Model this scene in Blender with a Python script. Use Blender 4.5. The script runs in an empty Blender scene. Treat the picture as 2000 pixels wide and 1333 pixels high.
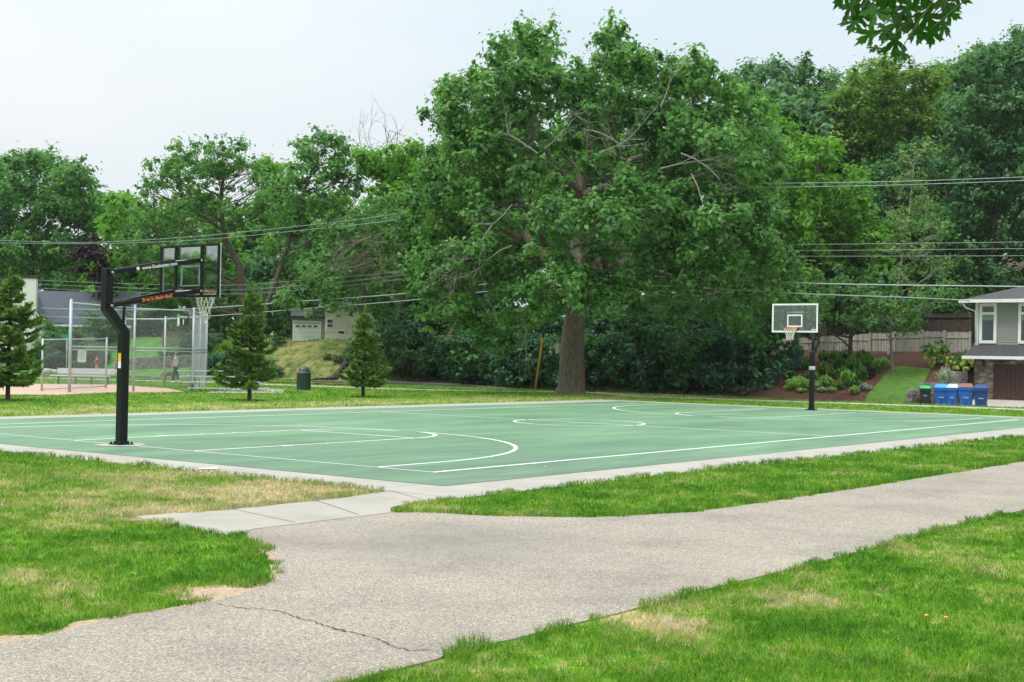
import bpy, bmesh, math, random
import numpy as np
from mathutils import Vector, Matrix
R = math.radians
random.seed(7); rng = np.random.default_rng(7)
C = bpy.context.scene.collection
sc = bpy.context.scene

# ------------------------------------------------------------------ camera
CF, CX, CY, CH, YAW, PIT, ROL = 2600.33, -15.9014, -13.5627, 1.8715, 0.648926, 0.011216, 0.01825
cF = Vector((math.cos(PIT)*math.cos(YAW), math.cos(PIT)*math.sin(YAW), math.sin(PIT)))
cR0 = Vector((math.sin(YAW), -math.cos(YAW), 0)); cU0 = cR0.cross(cF)
cR = cR0*math.cos(ROL) + cU0*math.sin(ROL); cU = -cR0*math.sin(ROL) + cU0*math.cos(ROL)
CAM = Vector((CX, CY, CH))
cam = bpy.data.cameras.new('camera'); camo = bpy.data.objects.new('camera', cam); C.objects.link(camo)
camo.matrix_world = Matrix(((cR.x, cU.x, -cF.x, CX), (cR.y, cU.y, -cF.y, CY), (cR.z, cU.z, -cF.z, CH), (0, 0, 0, 1)))
cam.sensor_width = 36; cam.lens = 36*CF/2000; cam.clip_start = .1; cam.clip_end = 3000
cam.dof.use_dof = True; cam.dof.focus_distance = 30; cam.dof.aperture_fstop = 16
sc.camera = camo

# ------------------------------------------------------------------ sky, sun, exposure
SUN_EL, SUN_AZ = R(58), R(150)          # azimuth measured in the court's x,y plane
w = bpy.data.worlds.new("World"); sc.world = w; w.use_nodes = True
nt = w.node_tree; N = nt.nodes; L = nt.links
bg = N['Background']; bg.inputs[1].default_value = 0.10
sky = N.new('ShaderNodeTexSky'); sky.sky_type = 'NISHITA'; sky.sun_disc = False
sky.sun_elevation = SUN_EL; sky.sun_rotation = R(90) - SUN_AZ
sky.dust_density = 3; sky.air_density = 1
tc = N.new('ShaderNodeTexCoord'); no = N.new('ShaderNodeTexNoise'); no.inputs['Scale'].default_value = 1.6; no.inputs['Detail'].default_value = 3
mp = N.new('ShaderNodeMapping'); mp.inputs['Scale'].default_value = (1, 1, 3)
L.new(tc.outputs['Generated'], mp.inputs[0]); L.new(mp.outputs[0], no.inputs['Vector'])
cr = N.new('ShaderNodeValToRGB'); cr.color_ramp.elements[0].position = .35; cr.color_ramp.elements[1].position = .7
cr.color_ramp.elements[0].color = (7.0, 8.1, 8.7, 1); cr.color_ramp.elements[1].color = (9.0, 9.3, 9.45, 1)
L.new(no.outputs[0], cr.inputs[0])
# overcast sky: three times brighter overhead than at the horizon
sz = N.new('ShaderNodeSeparateXYZ'); L.new(tc.outputs['Generated'], sz.inputs[0])
mr = N.new('ShaderNodeMapRange'); mr.inputs[1].default_value = 0; mr.inputs[2].default_value = 1; mr.inputs[3].default_value = .785; mr.inputs[4].default_value = 2.35; mp2 = N.new('ShaderNodeMath'); mp2.operation = 'POWER'; mp2.inputs[1].default_value = 1.9; mp2.use_clamp = True; mz = N.new('ShaderNodeMath'); mz.operation = 'MAXIMUM'; mz.inputs[1].default_value = 0; L.new(sz.outputs[2], mz.inputs[0]); L.new(mz.outputs[0], mp2.inputs[0]); L.new(mp2.outputs[0], mr.inputs[0])
vm = N.new('ShaderNodeVectorMath'); vm.operation = 'SCALE'; L.new(cr.outputs[0], vm.inputs[0]); L.new(mr.outputs[0], vm.inputs['Scale'])
mx = N.new('ShaderNodeMix'); mx.data_type = 'RGBA'; mx.inputs[0].default_value = .93
L.new(sky.outputs[0], mx.inputs[6]); L.new(vm.outputs[0], mx.inputs[7]); L.new(mx.outputs[2], bg.inputs[0])
sd = bpy.data.lights.new('sun', 'SUN'); sd.energy = 1.5; sd.angle = R(15); sd.color = (1, .965, .91)
so = bpy.data.objects.new('sun', sd); C.objects.link(so)
sdir = Vector((math.cos(SUN_EL)*math.cos(SUN_AZ), math.cos(SUN_EL)*math.sin(SUN_AZ), math.sin(SUN_EL)))
so.rotation_euler = sdir.to_track_quat('Z', 'Y').to_euler()
sc.view_settings.view_transform = 'Standard'; sc.view_settings.look = 'None'
sc.view_settings.exposure = 0.36; sc.view_settings.gamma = 1
sc.cycles.max_bounces = 7; sc.cycles.diffuse_bounces = 6; sc.cycles.glossy_bounces = 3
sc.cycles.transmission_bounces = 4; sc.cycles.transparent_max_bounces = 12
sc.cycles.use_adaptive_sampling = True

# ------------------------------------------------------------------ photo-survey helpers
def ray(px, py): return cF + cR*((px-1000)/CF) + cU*((666.5-py)/CF)
def G(px, py, z=0.):
    d = ray(px, py); return CAM + d*((z-CH)/d.z)
def at(px, py, depth): return CAM + ray(px, py)*depth
def PU(px, py, u):
    d = ray(px, py); return CAM + d*((u-CX)/d.x)

def sstep(a, b, x): t = np.clip((x-a)/(b-a), 0, 1); return t*t*(3-2*t)
YG = PU(1903, 700, 55).y
def bend(v): return -.40*np.clip(np.asarray(v, float)-46, 0, 60)
def H(u, v):
    """terrain height: flat park, sunken street, bank and wooded hill beyond it"""
    u = np.asarray(u, float); v = np.asarray(v, float); w_ = u-bend(v)
    right = sstep(42, 30, v)
    dip = -(.33*right+.07)*sstep(44.5, 44.9, w_)
    u0 = 49.5+1.5*sstep(50, 60, v)
    far = sstep(50, 62, v); lf_ = sstep(36, 50, v)
    garage = sstep(YG+.9, YG-.1, v)*sstep(80, 62, u)
    bank = np.clip((w_-u0)/(11.-5.5*lf_), 0, 1)
    rise = np.clip(w_-u0, 0, 1)
    z = (2.5+.25*lf_)*(bank*.6+.4*bank*bank*(3-2*bank)) - dip*rise
    z = z + .05*np.clip(w_-u0-11, 0, 400)*(1-.55*far)
    z = z + sstep(64, 150, u)*(1-sstep(45, 80, v))*9
    z = z*(1-garage)+garage*(-dip)*sstep(49.6, 54, u)
    return z + dip
def Hs(u, v): return float(H(u, v))

def TP(px, py):
    d = ray(px, py); t = 40.
    while t < 220:
        p = CAM+d*t
        if p.z < Hs(p.x, p.y): return p
        t += .15
    return CAM+d*100

# ------------------------------------------------------------------ materials
def newmat(name):
    m = bpy.data.materials.new(name); m.use_nodes = True
    t = m.node_tree; return m, t, t.nodes, t.links, t.nodes['Principled BSDF']
def M(name, col, rough=.6, metal=0, var=.12, scale=6, bump=0, bscale=40, spec=.5, detail=4):
    m, t, N, L, b = newmat(name)
    b.inputs['Roughness'].default_value = rough; b.inputs['Metallic'].default_value = metal
    b.inputs['Specular IOR Level'].default_value = spec
    g = N.new('ShaderNodeNewGeometry'); n = N.new('ShaderNodeTexNoise')
    n.inputs['Scale'].default_value = scale; n.inputs['Detail'].default_value = detail
    L.new(g.outputs['Position'], n.inputs['Vector'])
    r = N.new('ShaderNodeValToRGB'); r.color_ramp.elements[0].position = .3; r.color_ramp.elements[1].position = .7
    r.color_ramp.elements[0].color = tuple(c*(1-var) for c in col[:3])+(1,); r.color_ramp.elements[1].color = tuple(min(1, c*(1+var)) for c in col[:3])+(1,)
    L.new(n.outputs[0], r.inputs[0]); L.new(r.outputs[0], b.inputs['Base Color'])
    if bump:
        n2 = N.new('ShaderNodeTexNoise'); n2.inputs['Scale'].default_value = bscale; L.new(g.outputs['Position'], n2.inputs['Vector'])
        bp = N.new('ShaderNodeBump'); bp.inputs['Strength'].default_value = bump; bp.inputs['Distance'].default_value = .02
        L.new(n2.outputs[0], bp.inputs['Height']); L.new(bp.outputs[0], b.inputs['Normal'])
    return m
def noise(N, L, vec, scale, detail=3, rough=.5):
    n = N.new('ShaderNodeTexNoise'); n.inputs['Scale'].default_value = scale; n.inputs['Detail'].default_value = detail
    n.inputs['Roughness'].default_value = rough; L.new(vec, n.inputs['Vector']); return n.outputs[0]
def ramp(N, L, fac, stops):
    r = N.new('ShaderNodeValToRGB'); e = r.color_ramp.elements
    while len(e) < len(stops): e.new(.5)
    for i, (p, c) in enumerate(stops):
        e[i].position = p; e[i].color = (c[0], c[1], c[2], 1) if isinstance(c, tuple) else (c, c, c, 1)
    L.new(fac, r.inputs[0]); return r.outputs[0]
def mixc(N, L, fac, a, b, mode='MIX'):
    m = N.new('ShaderNodeMix'); m.data_type = 'RGBA'; m.blend_type = mode
    for v, i in ((fac, 0), (a, 6), (b, 7)):
        if isinstance(v, (int, float)): m.inputs[i].default_value = v
        elif isinstance(v, tuple): m.inputs[i].default_value = v+(1,)
        else: L.new(v, m.inputs[i])
    return m.outputs[2]
def math_(N, L, op, a, b=None, clamp=False):
    m = N.new('ShaderNodeMath'); m.operation = op; m.use_clamp = clamp
    for v, i in ((a, 0), (b, 1)):
        if v is None: continue
        if isinstance(v, (int, float)): m.inputs[i].default_value = v
        else: L.new(v, m.inputs[i])
    return m.outputs[0]

def dry_spots():
    S = [(G(430, 960), 2.6, .17), (G(150, 930), 2.4, .10), (G(600, 970), 1.5, .20), (G(60, 1130), .7, .14), (G(330, 1008), .8, .2), (G(70, 1010), 1.2, .16),
         (G(1340, 1222), .3, .24), (G(1240, 1215), .3, .2), (G(1640, 1180), .5, .12), (G(1790, 1040), .6, .13), (G(1500, 1290), .8, .1), (G(1890, 1090), .6, .14),
         (G(1200, 965), .5, .1), (G(1500, 915), .6, .08), (G(430, 1160), .35, .4), (G(300, 1215), .35, .2)]
    return S
def grass_color(N, L, pos):
    dry = noise(N, L, pos, .75, 6, .68)
    for p, r, a in dry_spots():
        d = N.new('ShaderNodeVectorMath'); d.operation = 'DISTANCE'; L.new(pos, d.inputs[0]); d.inputs[1].default_value = p
        f = math_(N, L, 'DIVIDE', d.outputs['Value'], r*1.6); f = math_(N, L, 'SUBTRACT', 1., f, True)
        f = math_(N, L, 'MULTIPLY', f, a); dry = math_(N, L, 'ADD', dry, f)
    # worn band of lawn along the far side of the court
    sep = N.new('ShaderNodeSeparateXYZ'); L.new(pos, sep.inputs[0])
    y = sep.outputs[1]
    b1 = math_(N, L, 'SUBTRACT', y, 21.0); b1 = math_(N, L, 'ABSOLUTE', b1); b1 = math_(N, L, 'DIVIDE', b1, 4.2); b1 = math_(N, L, 'SUBTRACT', 1., b1, True)
    dry = math_(N, L, 'ADD', dry, math_(N, L, 'MULTIPLY', b1, .17))
    tone = noise(N, L, pos, 2.3, 4, .7)
    fine = noise(N, L, pos, 8, 6, .75)
    dry = math_(N, L, 'ADD', dry, math_(N, L, 'MULTIPLY', math_(N, L, 'SUBTRACT', fine, .5), 1.0))
    c = ramp(N, L, dry, [(.34, (.066, .205, .008)), (.50, (.135, .310, .014)), (.60, (.225, .36, .036)), (.69, (.42, .42, .15)), (.80, (.58, .49, .27))])
    return mixc(N, L, 1, c, ramp(N, L, tone, [(.33, (.66, .74, .8)), (.5, (1., 1., 1.)), (.66, (1.22, 1.12, 1.2))]), 'MULTIPLY')

m, t, N, L, b = newmat('ground_grass'); MG = m
g = N.new('ShaderNodeNewGeometry'); pos = g.outputs['Position']
gc = grass_color(N, L, pos)
hf = noise(N, L, pos, 26, 4, .7); gc = mixc(N, L, 1, gc, ramp(N, L, hf, [(.3, .55), (.7, 1.12)]), 'MULTIPLY')
sep = N.new('ShaderNodeSeparateXYZ'); L.new(pos, sep.inputs[0])
ff = math_(N, L, 'SUBTRACT', sep.outputs[0], 49.5); ff = math_(N, L, 'MULTIPLY', ff, .8, True)
litter = ramp(N, L, noise(N, L, pos, 3, 6, .7), [(.3, (.035, .032, .014)), (.55, (.085, .062, .035)), (.7, (.05, .075, .02))])
lf = math_(N, L, 'SUBTRACT', 56., sep.outputs[1]); lf = math_(N, L, 'MULTIPLY', lf, .3, True); ff = math_(N, L, 'MULTIPLY', ff, lf)
gc = mixc(N, L, ff, gc, litter)
L.new(gc, b.inputs['Base Color']); b.inputs['Roughness'].default_value = .95; b.inputs['Specular IOR Level'].default_value = .15
bp = N.new('ShaderNodeBump'); bp.inputs['Strength'].default_value = .7; bp.inputs['Distance'].default_value = .03; L.new(hf, bp.inputs['Height']); L.new(bp.outputs[0], b.inputs['Normal'])

m, t, N, L, b = newmat('grass_blades'); MBL = m
g = N.new('ShaderNodeNewGeometry'); pos = g.outputs['Position']
gc = grass_color(N, L, pos)
at_ = N.new('ShaderNodeAttribute'); at_.attribute_name = 'lv'
gc = mixc(N, L, 1, gc, ramp(N, L, at_.outputs['Fac'], [(0, (.62, .72, .6)), (.6, (1.05, 1.08, 1.)), (.9, (1.35, 1.3, 1.5)), (1, (2.1, 1.35, 3.5))]), 'MULTIPLY')
L.new(gc, b.inputs['Base Color']); b.inputs['Roughness'].default_value = .55; b.inputs['Specular IOR Level'].default_value = .3
tr = N.new('ShaderNodeBsdfTranslucent'); L.new(gc, tr.inputs[0]); ms = N.new('ShaderNodeMixShader'); ms.inputs[0].default_value = .3
L.new(b.outputs[0], ms.inputs[1]); L.new(tr.outputs[0], ms.inputs[2]); L.new(ms.outputs[0], N['Material Output'].inputs[0])

def leafmat(name, dark, mid, light, trans=.42, rough=.48, spec=.32, cs=.35):
    m, t, N, L, b = newmat(name)
    a = N.new('ShaderNodeAttribute'); a.attribute_name = 'lv'
    g = N.new('ShaderNodeNewGeometry'); n = noise(N, L, g.outputs['Position'], cs, 2)
    n = math_(N, L, 'MULTIPLY', math_(N, L, 'SUBTRACT', n, .5), .9)
    f = math_(N, L, 'ADD', a.outputs['Fac'], n, True)
    col = ramp(N, L, f, [(.05, dark), (.5, mid), (.95, light)])
    L.new(col, b.inputs['Base Color']); b.inputs['Roughness'].default_value = rough; b.inputs['Specular IOR Level'].default_value = spec
    tr = N.new('ShaderNodeBsdfTranslucent'); tcol = mixc(N, L, 1, col, (1.35, 1.4, .7), 'MULTIPLY'); L.new(tcol, tr.inputs[0])
    ms = N.new('ShaderNodeMixShader'); ms.inputs[0].default_value = trans
    L.new(b.outputs[0], ms.inputs[1]); L.new(tr.outputs[0], ms.inputs[2]); L.new(ms.outputs[0], N['Material Output'].inputs[0])
    return m
LF = {
 'oak': leafmat('leaf_oak', (0.06, 0.15, 0.038), (0.132, 0.31, 0.078), (0.25, 0.46, 0.15)),
 'bright': leafmat('leaf_bright', (0.07, 0.19, 0.024), (0.15, 0.36, 0.04), (0.275, 0.5, 0.085)),
 'olive': leafmat('leaf_olive', (0.08, 0.17, 0.026), (0.165, 0.305, 0.046), (0.27, 0.42, 0.09)),
 'dark': leafmat('leaf_dark', (0.052, 0.135, 0.042), (0.115, 0.262, 0.074), (0.195, 0.37, 0.118)),
 'blue': leafmat('leaf_blue', (0.046, 0.128, 0.05), (0.1, 0.245, 0.092), (0.178, 0.35, 0.145), spec=.5),
 'pale': leafmat('leaf_pale', (0.095, 0.18, 0.055), (0.195, 0.32, 0.11), (0.36, 0.46, 0.21)),
 'left': leafmat('leaf_left', (0.056, 0.155, 0.04), (0.122, 0.3, 0.072), (0.225, 0.43, 0.13)),
 'purple': leafmat('leaf_purple', (.020, .010, .016), (.040, .020, .030), (.075, .040, .050)),
 'ivy': leafmat('leaf_ivy', (0.026, 0.094, 0.046), (0.066, 0.19, 0.092), (0.15, 0.33, 0.17), rough=.42, spec=.4),
 'conifer': leafmat('needle_green', (0.055, 0.115, 0.022), (0.145, 0.265, 0.045), (0.28, 0.4, 0.08), trans=.15, rough=.7),
 'spruce': leafmat('needle_blue', (0.084, 0.168, 0.154), (0.161, 0.287, 0.266), (0.280, 0.448, 0.420), trans=.08, rough=.7),
 'hosta': leafmat('leaf_hosta', (0.135, 0.312, 0.050), (0.270, 0.499, 0.118), (0.575, 0.718, 0.302)),
 'silver': leafmat('leaf_silver', (.20, .26, .20), (.34, .42, .34), (.50, .56, .48)),
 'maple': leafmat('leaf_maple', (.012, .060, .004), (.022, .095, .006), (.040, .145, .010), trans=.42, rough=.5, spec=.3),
}
BARK = M('bark', (.105, .082, .062), .95, var=.45, scale=9, bump=.9, bscale=18)
BARKD = M('bark_dark', (.060, .047, .038), .95, var=.4, scale=8, bump=.8, bscale=14)
DEADW = M('dead_wood', (.27, .245, .215), .95, var=.3, scale=6)
BIRCH = M('birch_bark', (.50, .49, .44), .8, var=.35, scale=4)
m, t, N, L, b = newmat('oak_bark'); OAKB = m
g = N.new('ShaderNodeNewGeometry'); mpp = N.new('ShaderNodeMapping'); mpp.inputs['Scale'].default_value = (9, 9, 1.6); L.new(g.outputs['Position'], mpp.inputs[0])
n1 = noise(N, L, mpp.outputs[0], 1.6, 6, .7)
L.new(ramp(N, L, n1, [(.3, (.060, .048, .037)), (.5, (.165, .135, .100)), (.72, (.29, .25, .195))]), b.inputs['Base Color'])
b.inputs['Roughness'].default_value = .95
bp = N.new('ShaderNodeBump'); bp.inputs['Strength'].default_value = 1; bp.inputs['Distance'].default_value = .08; L.new(n1, bp.inputs['Height']); L.new(bp.outputs[0], b.inputs['Normal'])

# asphalt trail: pale worn binder full of pebbles
m, t, N, L, b = newmat('trail_asphalt'); MTR = m
g = N.new('ShaderNodeNewGeometry'); pos = g.outputs['Position']
vo = N.new('ShaderNodeTexVoronoi'); vo.inputs['Scale'].default_value = 95; L.new(pos, vo.inputs['Vector'])
sp = N.new('ShaderNodeSeparateColor'); L.new(vo.outputs['Color'], sp.inputs[0])
peb = ramp(N, L, sp.outputs[0], [(0, (.20, .162, .120)), (.3, (.312, .262, .205)), (.75, (.405, .352, .283)), (1, (.59, .53, .445))])
edge = ramp(N, L, vo.outputs['Distance'], [(.3, 1.), (.75, .74)])
col = mixc(N, L, 1, peb, edge, 'MULTIPLY')
sdn = N.new('ShaderNodeVectorMath'); sdn.operation = 'DISTANCE'; L.new(pos, sdn.inputs[0]); sdn.inputs[1].default_value = G(860, 1062)
stn = math_(N, L, 'SUBTRACT', 1., math_(N, L, 'DIVIDE', sdn.outputs['Value'], 1.9), True); stn = math_(N, L, 'MULTIPLY', stn, noise(N, L, pos, 1.6, 6, .7))
col = mixc(N, L, stn, col, (.19, .175, .155))
big = ramp(N, L, noise(N, L, pos, .7, 7, .68), [(.32, .78), (.5, 1.), (.68, 1.14)])
col = mixc(N, L, 1, col, big, 'MULTIPLY')
L.new(col, b.inputs['Base Color']); b.inputs['Roughness'].default_value = .9
bp = N.new('ShaderNodeBump'); bp.inputs['Strength'].default_value = .6; bp.inputs['Distance'].default_value = .006; L.new(sp.outputs[1], bp.inputs['Height']); L.new(bp.outputs[0], b.inputs['Normal'])

def concrete(name, col, joint=0):
    m, t, N, L, b = newmat(name); g = N.new('ShaderNodeNewGeometry'); pos = g.outputs['Position']
    a = noise(N, L, pos, .9, 5, .65); c = ramp(N, L, a, [(.3, tuple(x*.82 for x in col)), (.55, col), (.75, tuple(x*1.08 for x in col))])
    f = noise(N, L, pos, 60, 3, .7); c = mixc(N, L, 1, c, ramp(N, L, f, [(.3, .86), (.7, 1.1)]), 'MULTIPLY')
    if joint:
        s = N.new('ShaderNodeSeparateXYZ'); L.new(pos, s.inputs[0])
        for ax in (0, 1):
            q = math_(N, L, 'DIVIDE', s.outputs[ax], joint); q = math_(N, L, 'FRACT', math_(N, L, 'ADD', q, .37)); q = math_(N, L, 'LESS_THAN', q, .018/joint)
            c = mixc(N, L, math_(N, L, 'MULTIPLY', q, .45), c, (.08, .07, .06))
    L.new(c, b.inputs['Base Color']); b.inputs['Roughness'].default_value = .9; return m
MCO = concrete('apron_concrete', (.405, .37, .325), 3.05)
MWK = concrete('walk_concrete', (.385, .352, .300))
MPAD = concrete('pad_concrete', (.47, .42, .36))
# acrylic court paint
m, t, N, L, b = newmat('court_green'); MCG = m
g = N.new('ShaderNodeNewGeometry'); pos = g.outputs['Position']
mpp = N.new('ShaderNodeMapping'); mpp.inputs['Scale'].default_value = (.12, .5, 1); mpp.inputs['Rotation'].default_value = (0, 0, R(8)); L.new(pos, mpp.inputs[0])
a = noise(N, L, mpp.outputs[0], 1.4, 5, .62)
c = ramp(N, L, a, [(.30, (.082, .172, .094)), (.46, (.118, .232, .122)), (.58, (.150, .280, .148)), (.72, (.205, .338, .192))])
st = noise(N, L, pos, .22, 4, .6)
c = mixc(N, L, ramp(N, L, st, [(.48, 0.), (.66, .5)]), c, (.135, .205, .145))
# tyre and shoe scuffing collects at the near corner
d = N.new('ShaderNodeVectorMath'); d.operation = 'DISTANCE'; L.new(pos, d.inputs[0]); d.inputs[1].default_value = (1., .2, 0)
f = math_(N, L, 'SUBTRACT', 1., math_(N, L, 'DIVIDE', d.outputs['Value'], 10.), True)
f = math_(N, L, 'MULTIPLY', f, ramp(N, L, noise(N, L, mpp.outputs[0], 4, 5, .7), [(.35, .1), (.7, 1.)]))
c = mixc(N, L, math_(N, L, 'MULTIPLY', f, .85), c, (.092, .130, .098))
L.new(c, b.inputs['Base Color']); b.inputs['Roughness'].default_value = .62; b.inputs['Specular IOR Level'].default_value = .35
MLINE = M('line_paint', (.74, .76, .72), .7, var=.14, scale=5, detail=6)
MASPH = M('street_asphalt', (.17, .165, .165), .9, var=.15, scale=1.5)
MCURB = concrete('curb_concrete', (.42, .38, .33))
MDIRT = M('infield_dirt', (.50, .345, .25), .95, var=.12, scale=1.2)
m, t, N, L, b = newmat('mulch'); MMUL = m
g = N.new('ShaderNodeNewGeometry'); pos = g.outputs['Position']
n1 = noise(N, L, pos, 7, 6, .75); L.new(ramp(N, L, n1, [(.3, (.050, .019, .012)), (.5, (.125, .048, .030)), (.7, (.215, .098, .062))]), b.inputs['Base Color'])
b.inputs['Roughness'].default_value = .95; bp = N.new('ShaderNodeBump'); bp.inputs['Distance'].default_value = .1; L.new(n1, bp.inputs['Height']); L.new(bp.outputs[0], b.inputs['Normal'])
MLAWN = M('bank_lawn', (.085, .185, .018), .95, var=.3, scale=3, bump=.8, bscale=9, detail=6)
MLAWN2 = M('far_lawn', (.105, .27, .045), .95, var=.25, scale=1.5, bump=.8, bscale=9, detail=6)
m, t, N, L, b = newmat('dry_hillside'); MDRY = m
g = N.new('ShaderNodeNewGeometry'); pos = g.outputs['Position']
n1 = noise(N, L, pos, 1.1, 7, .78); L.new(ramp(N, L, n1, [(.36, (.045, .11, .018)), (.47, (.12, .19, .03)), (.54, (.26, .25, .08)), (.64, (.42, .29, .14))]), b.inputs['Base Color'])
b.inputs['Roughness'].default_value = .95

BLK = M('black_paint', (.006, .008, .008), .30, var=.25, scale=3, spec=.28)
WHT = M('white_paint', (.78, .80, .77), .5, var=.05)
ORG_ = M('orange_paint', (.86, .17, .045), .5, var=.06)
GALV = M('galvanised_steel', (.46, .49, .50), .45, metal=.35, var=.12, scale=9)
WIREM = M('fence_wire', (.38, .41, .41), .5, metal=.3)
ALU = M('aluminium', (.62, .63, .62), .45, metal=.3, var=.08)
NETM = M('net_cord', (.74, .72, .62), .85)
SILV = M('silver_label', (.60, .63, .66), .5)
YEL = M('yellow_plastic', (.78, .45, .02), .45)
SKIN = M('skin', (.62, .36, .26), .55, var=.05)
def glass(name, tint, gl=.9):
    m, t, N, L, b = newmat(name); N.remove(b)
    tr = N.new('ShaderNodeBsdfTransparent'); tr.inputs[0].default_value = tint+(1,)
    gs = N.new('ShaderNodeBsdfGlossy'); gs.inputs['Roughness'].default_value = .02; gs.inputs[0].default_value = (gl, gl, gl, 1)
    fw = N.new('ShaderNodeLayerWeight'); fw.inputs[0].default_value = .5; fr = N.new('ShaderNodeMapRange'); fr.inputs[3].default_value = .035; fr.inputs[4].default_value = 1.; pw = math_(N, L, 'POWER', fw.outputs['Facing'], 1.35); L.new(pw, fr.inputs[0])
    ms = N.new('ShaderNodeMixShader'); L.new(fr.outputs[0], ms.inputs[0]); L.new(tr.outputs[0], ms.inputs[1]); L.new(gs.outputs[0], ms.inputs[2])
    L.new(ms.outputs[0], N['Material Output'].inputs[0]); return m
GLS = glass('backboard_glass', (.92, .985, .955))
WIN = M('window_glass', (.030, .040, .038), .08, var=.2, spec=.8)
WINB = M('window_blind', (.16, .25, .22), .3)
SHING = M('roof_shingle', (.085, .095, .115), .95, var=.25, scale=7, bump=.5, bscale=14)
SHINGD = M('roof_shingle_dark', (.075, .073, .075), .95, var=.25, scale=7, bump=.5, bscale=14)
SIDG = M('grey_siding', (.270, .275, .245), .7, var=.05)
WSID = M('white_siding', (.74, .74, .71), .7, var=.05)
CSID = M('cream_siding', (.66, .64, .52), .7, var=.05)
OSID = M('olive_siding', (.33, .34, .27), .7, var=.06)
m, t, N, L, b = newmat('stone_veneer'); STONE = m
g = N.new('ShaderNodeNewGeometry'); mpp = N.new('ShaderNodeMapping'); mpp.inputs['Scale'].default_value = (2.6, 2.6, 6); L.new(g.outputs['Position'], mpp.inputs[0])
vo = N.new('ShaderNodeTexVoronoi'); vo.inputs['Scale'].default_value = 1.; L.new(mpp.outputs[0], vo.inputs['Vector'])
sp = N.new('ShaderNodeSeparateColor'); L.new(vo.outputs['Color'], sp.inputs[0])
c = ramp(N, L, sp.outputs[0], [(0, (.14, .10, .075)), (.4, (.28, .20, .15)), (.7, (.36, .29, .23)), (1, (.45, .40, .34))])
c = mixc(N, L, 1, c, ramp(N, L, vo.outputs['Distance'], [(.35, 1.), (.8, .4)]), 'MULTIPLY'); L.new(c, b.inputs['Base Color']); b.inputs['Roughness'].default_value = .9
bp = N.new('ShaderNodeBump'); bp.inputs['Distance'].default_value = .06; bp.invert = True; L.new(vo.outputs['Distance'], bp.inputs['Height']); L.new(bp.outputs[0], b.inputs['Normal'])
GSTONE = M('grey_stone', (.30, .27, .235), .9, var=.4, scale=3.5, bump=.7, bscale=5)
MB_BRN = M('garage_brown', (.075, .036, .030), .55, var=.25, scale=5)
m, t, N, L, b = newmat('weathered_wood'); WOODF = m
g = N.new('ShaderNodeNewGeometry'); mpp = N.new('ShaderNodeMapping'); mpp.inputs['Scale'].default_value = (7, 7, .7); L.new(g.outputs['Position'], mpp.inputs[0])
n1 = noise(N, L, mpp.outputs[0], 1., 5, .7); L.new(ramp(N, L, n1, [(.3, (.30, .27, .23)), (.5, (.46, .42, .37)), (.7, (.60, .56, .50))]), b.inputs['Base Color']); b.inputs['Roughness'].default_value = .9
WOODD = M('dark_fence_wood', (.085, .065, .055), .9, var=.35, scale=4)
BINB = M('bin_blue', (.012, .130, .46), .5, var=.06)
BINN = M('bin_navy', (.010, .060, .21), .5, var=.06)
BINK = M('bin_black', (.022, .028, .026), .5)
LIDL = M('lid_light_blue', (.05, .36, .74), .5); LIDG = M('lid_green', (.02, .52, .085), .5); LIDW = M('lid_grey', (.62, .66, .68), .5); LIDR = M('lid_brown', (.30, .12, .08), .55)
CANG = M('can_green', (.016, .042, .036), .5, var=.15); CAND = M('can_dome', (.045, .060, .075), .3)

# ------------------------------------------------------------------ mesh helpers
ORG = {}
def tag(o, label=None, cat=None, group=None, kind=None):
    if label: o['label'] = label
    if cat: o['category'] = cat
    if group: o['group'] = group
    if kind: o['kind'] = kind
    return o
def thing(name, label, cat, loc=(0, 0, 0), group=None):
    o = bpy.data.objects.new(name, None); C.objects.link(o); o.location = loc; o.empty_display_size = .2
    ORG[o.name] = Vector(loc); return tag(o, label, cat, group)
def link_mesh(name, me, mat, parent=None):
    me.materials.append(mat); o = bpy.data.objects.new(name, me); C.objects.link(o)
    if parent is not None:
        org = ORG.get(parent.name, Vector()); o.parent = parent; ORG[o.name] = org
        if org.length: me.transform(Matrix.Translation(-org))
    return o
def npmesh(name, V, F, mat, parent=None, lv=None, smooth=False):
    V = np.asarray(V, np.float32); F = np.asarray(F, np.int32); k = F.shape[1]
    me = bpy.data.meshes.new(name); me.vertices.add(len(V)); me.vertices.foreach_set('co', V.ravel())
    me.loops.add(F.size); me.loops.foreach_set('vertex_index', F.ravel())
    me.polygons.add(len(F)); me.polygons.foreach_set('loop_start', np.arange(0, F.size, k, dtype=np.int32))
    me.update(calc_edges=True)
    if lv is not None:
        a = me.attributes.new('lv', 'FLOAT', 'FACE'); a.data.foreach_set('value', np.asarray(lv, np.float32))
    return link_mesh(name, me, mat, parent)
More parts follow.
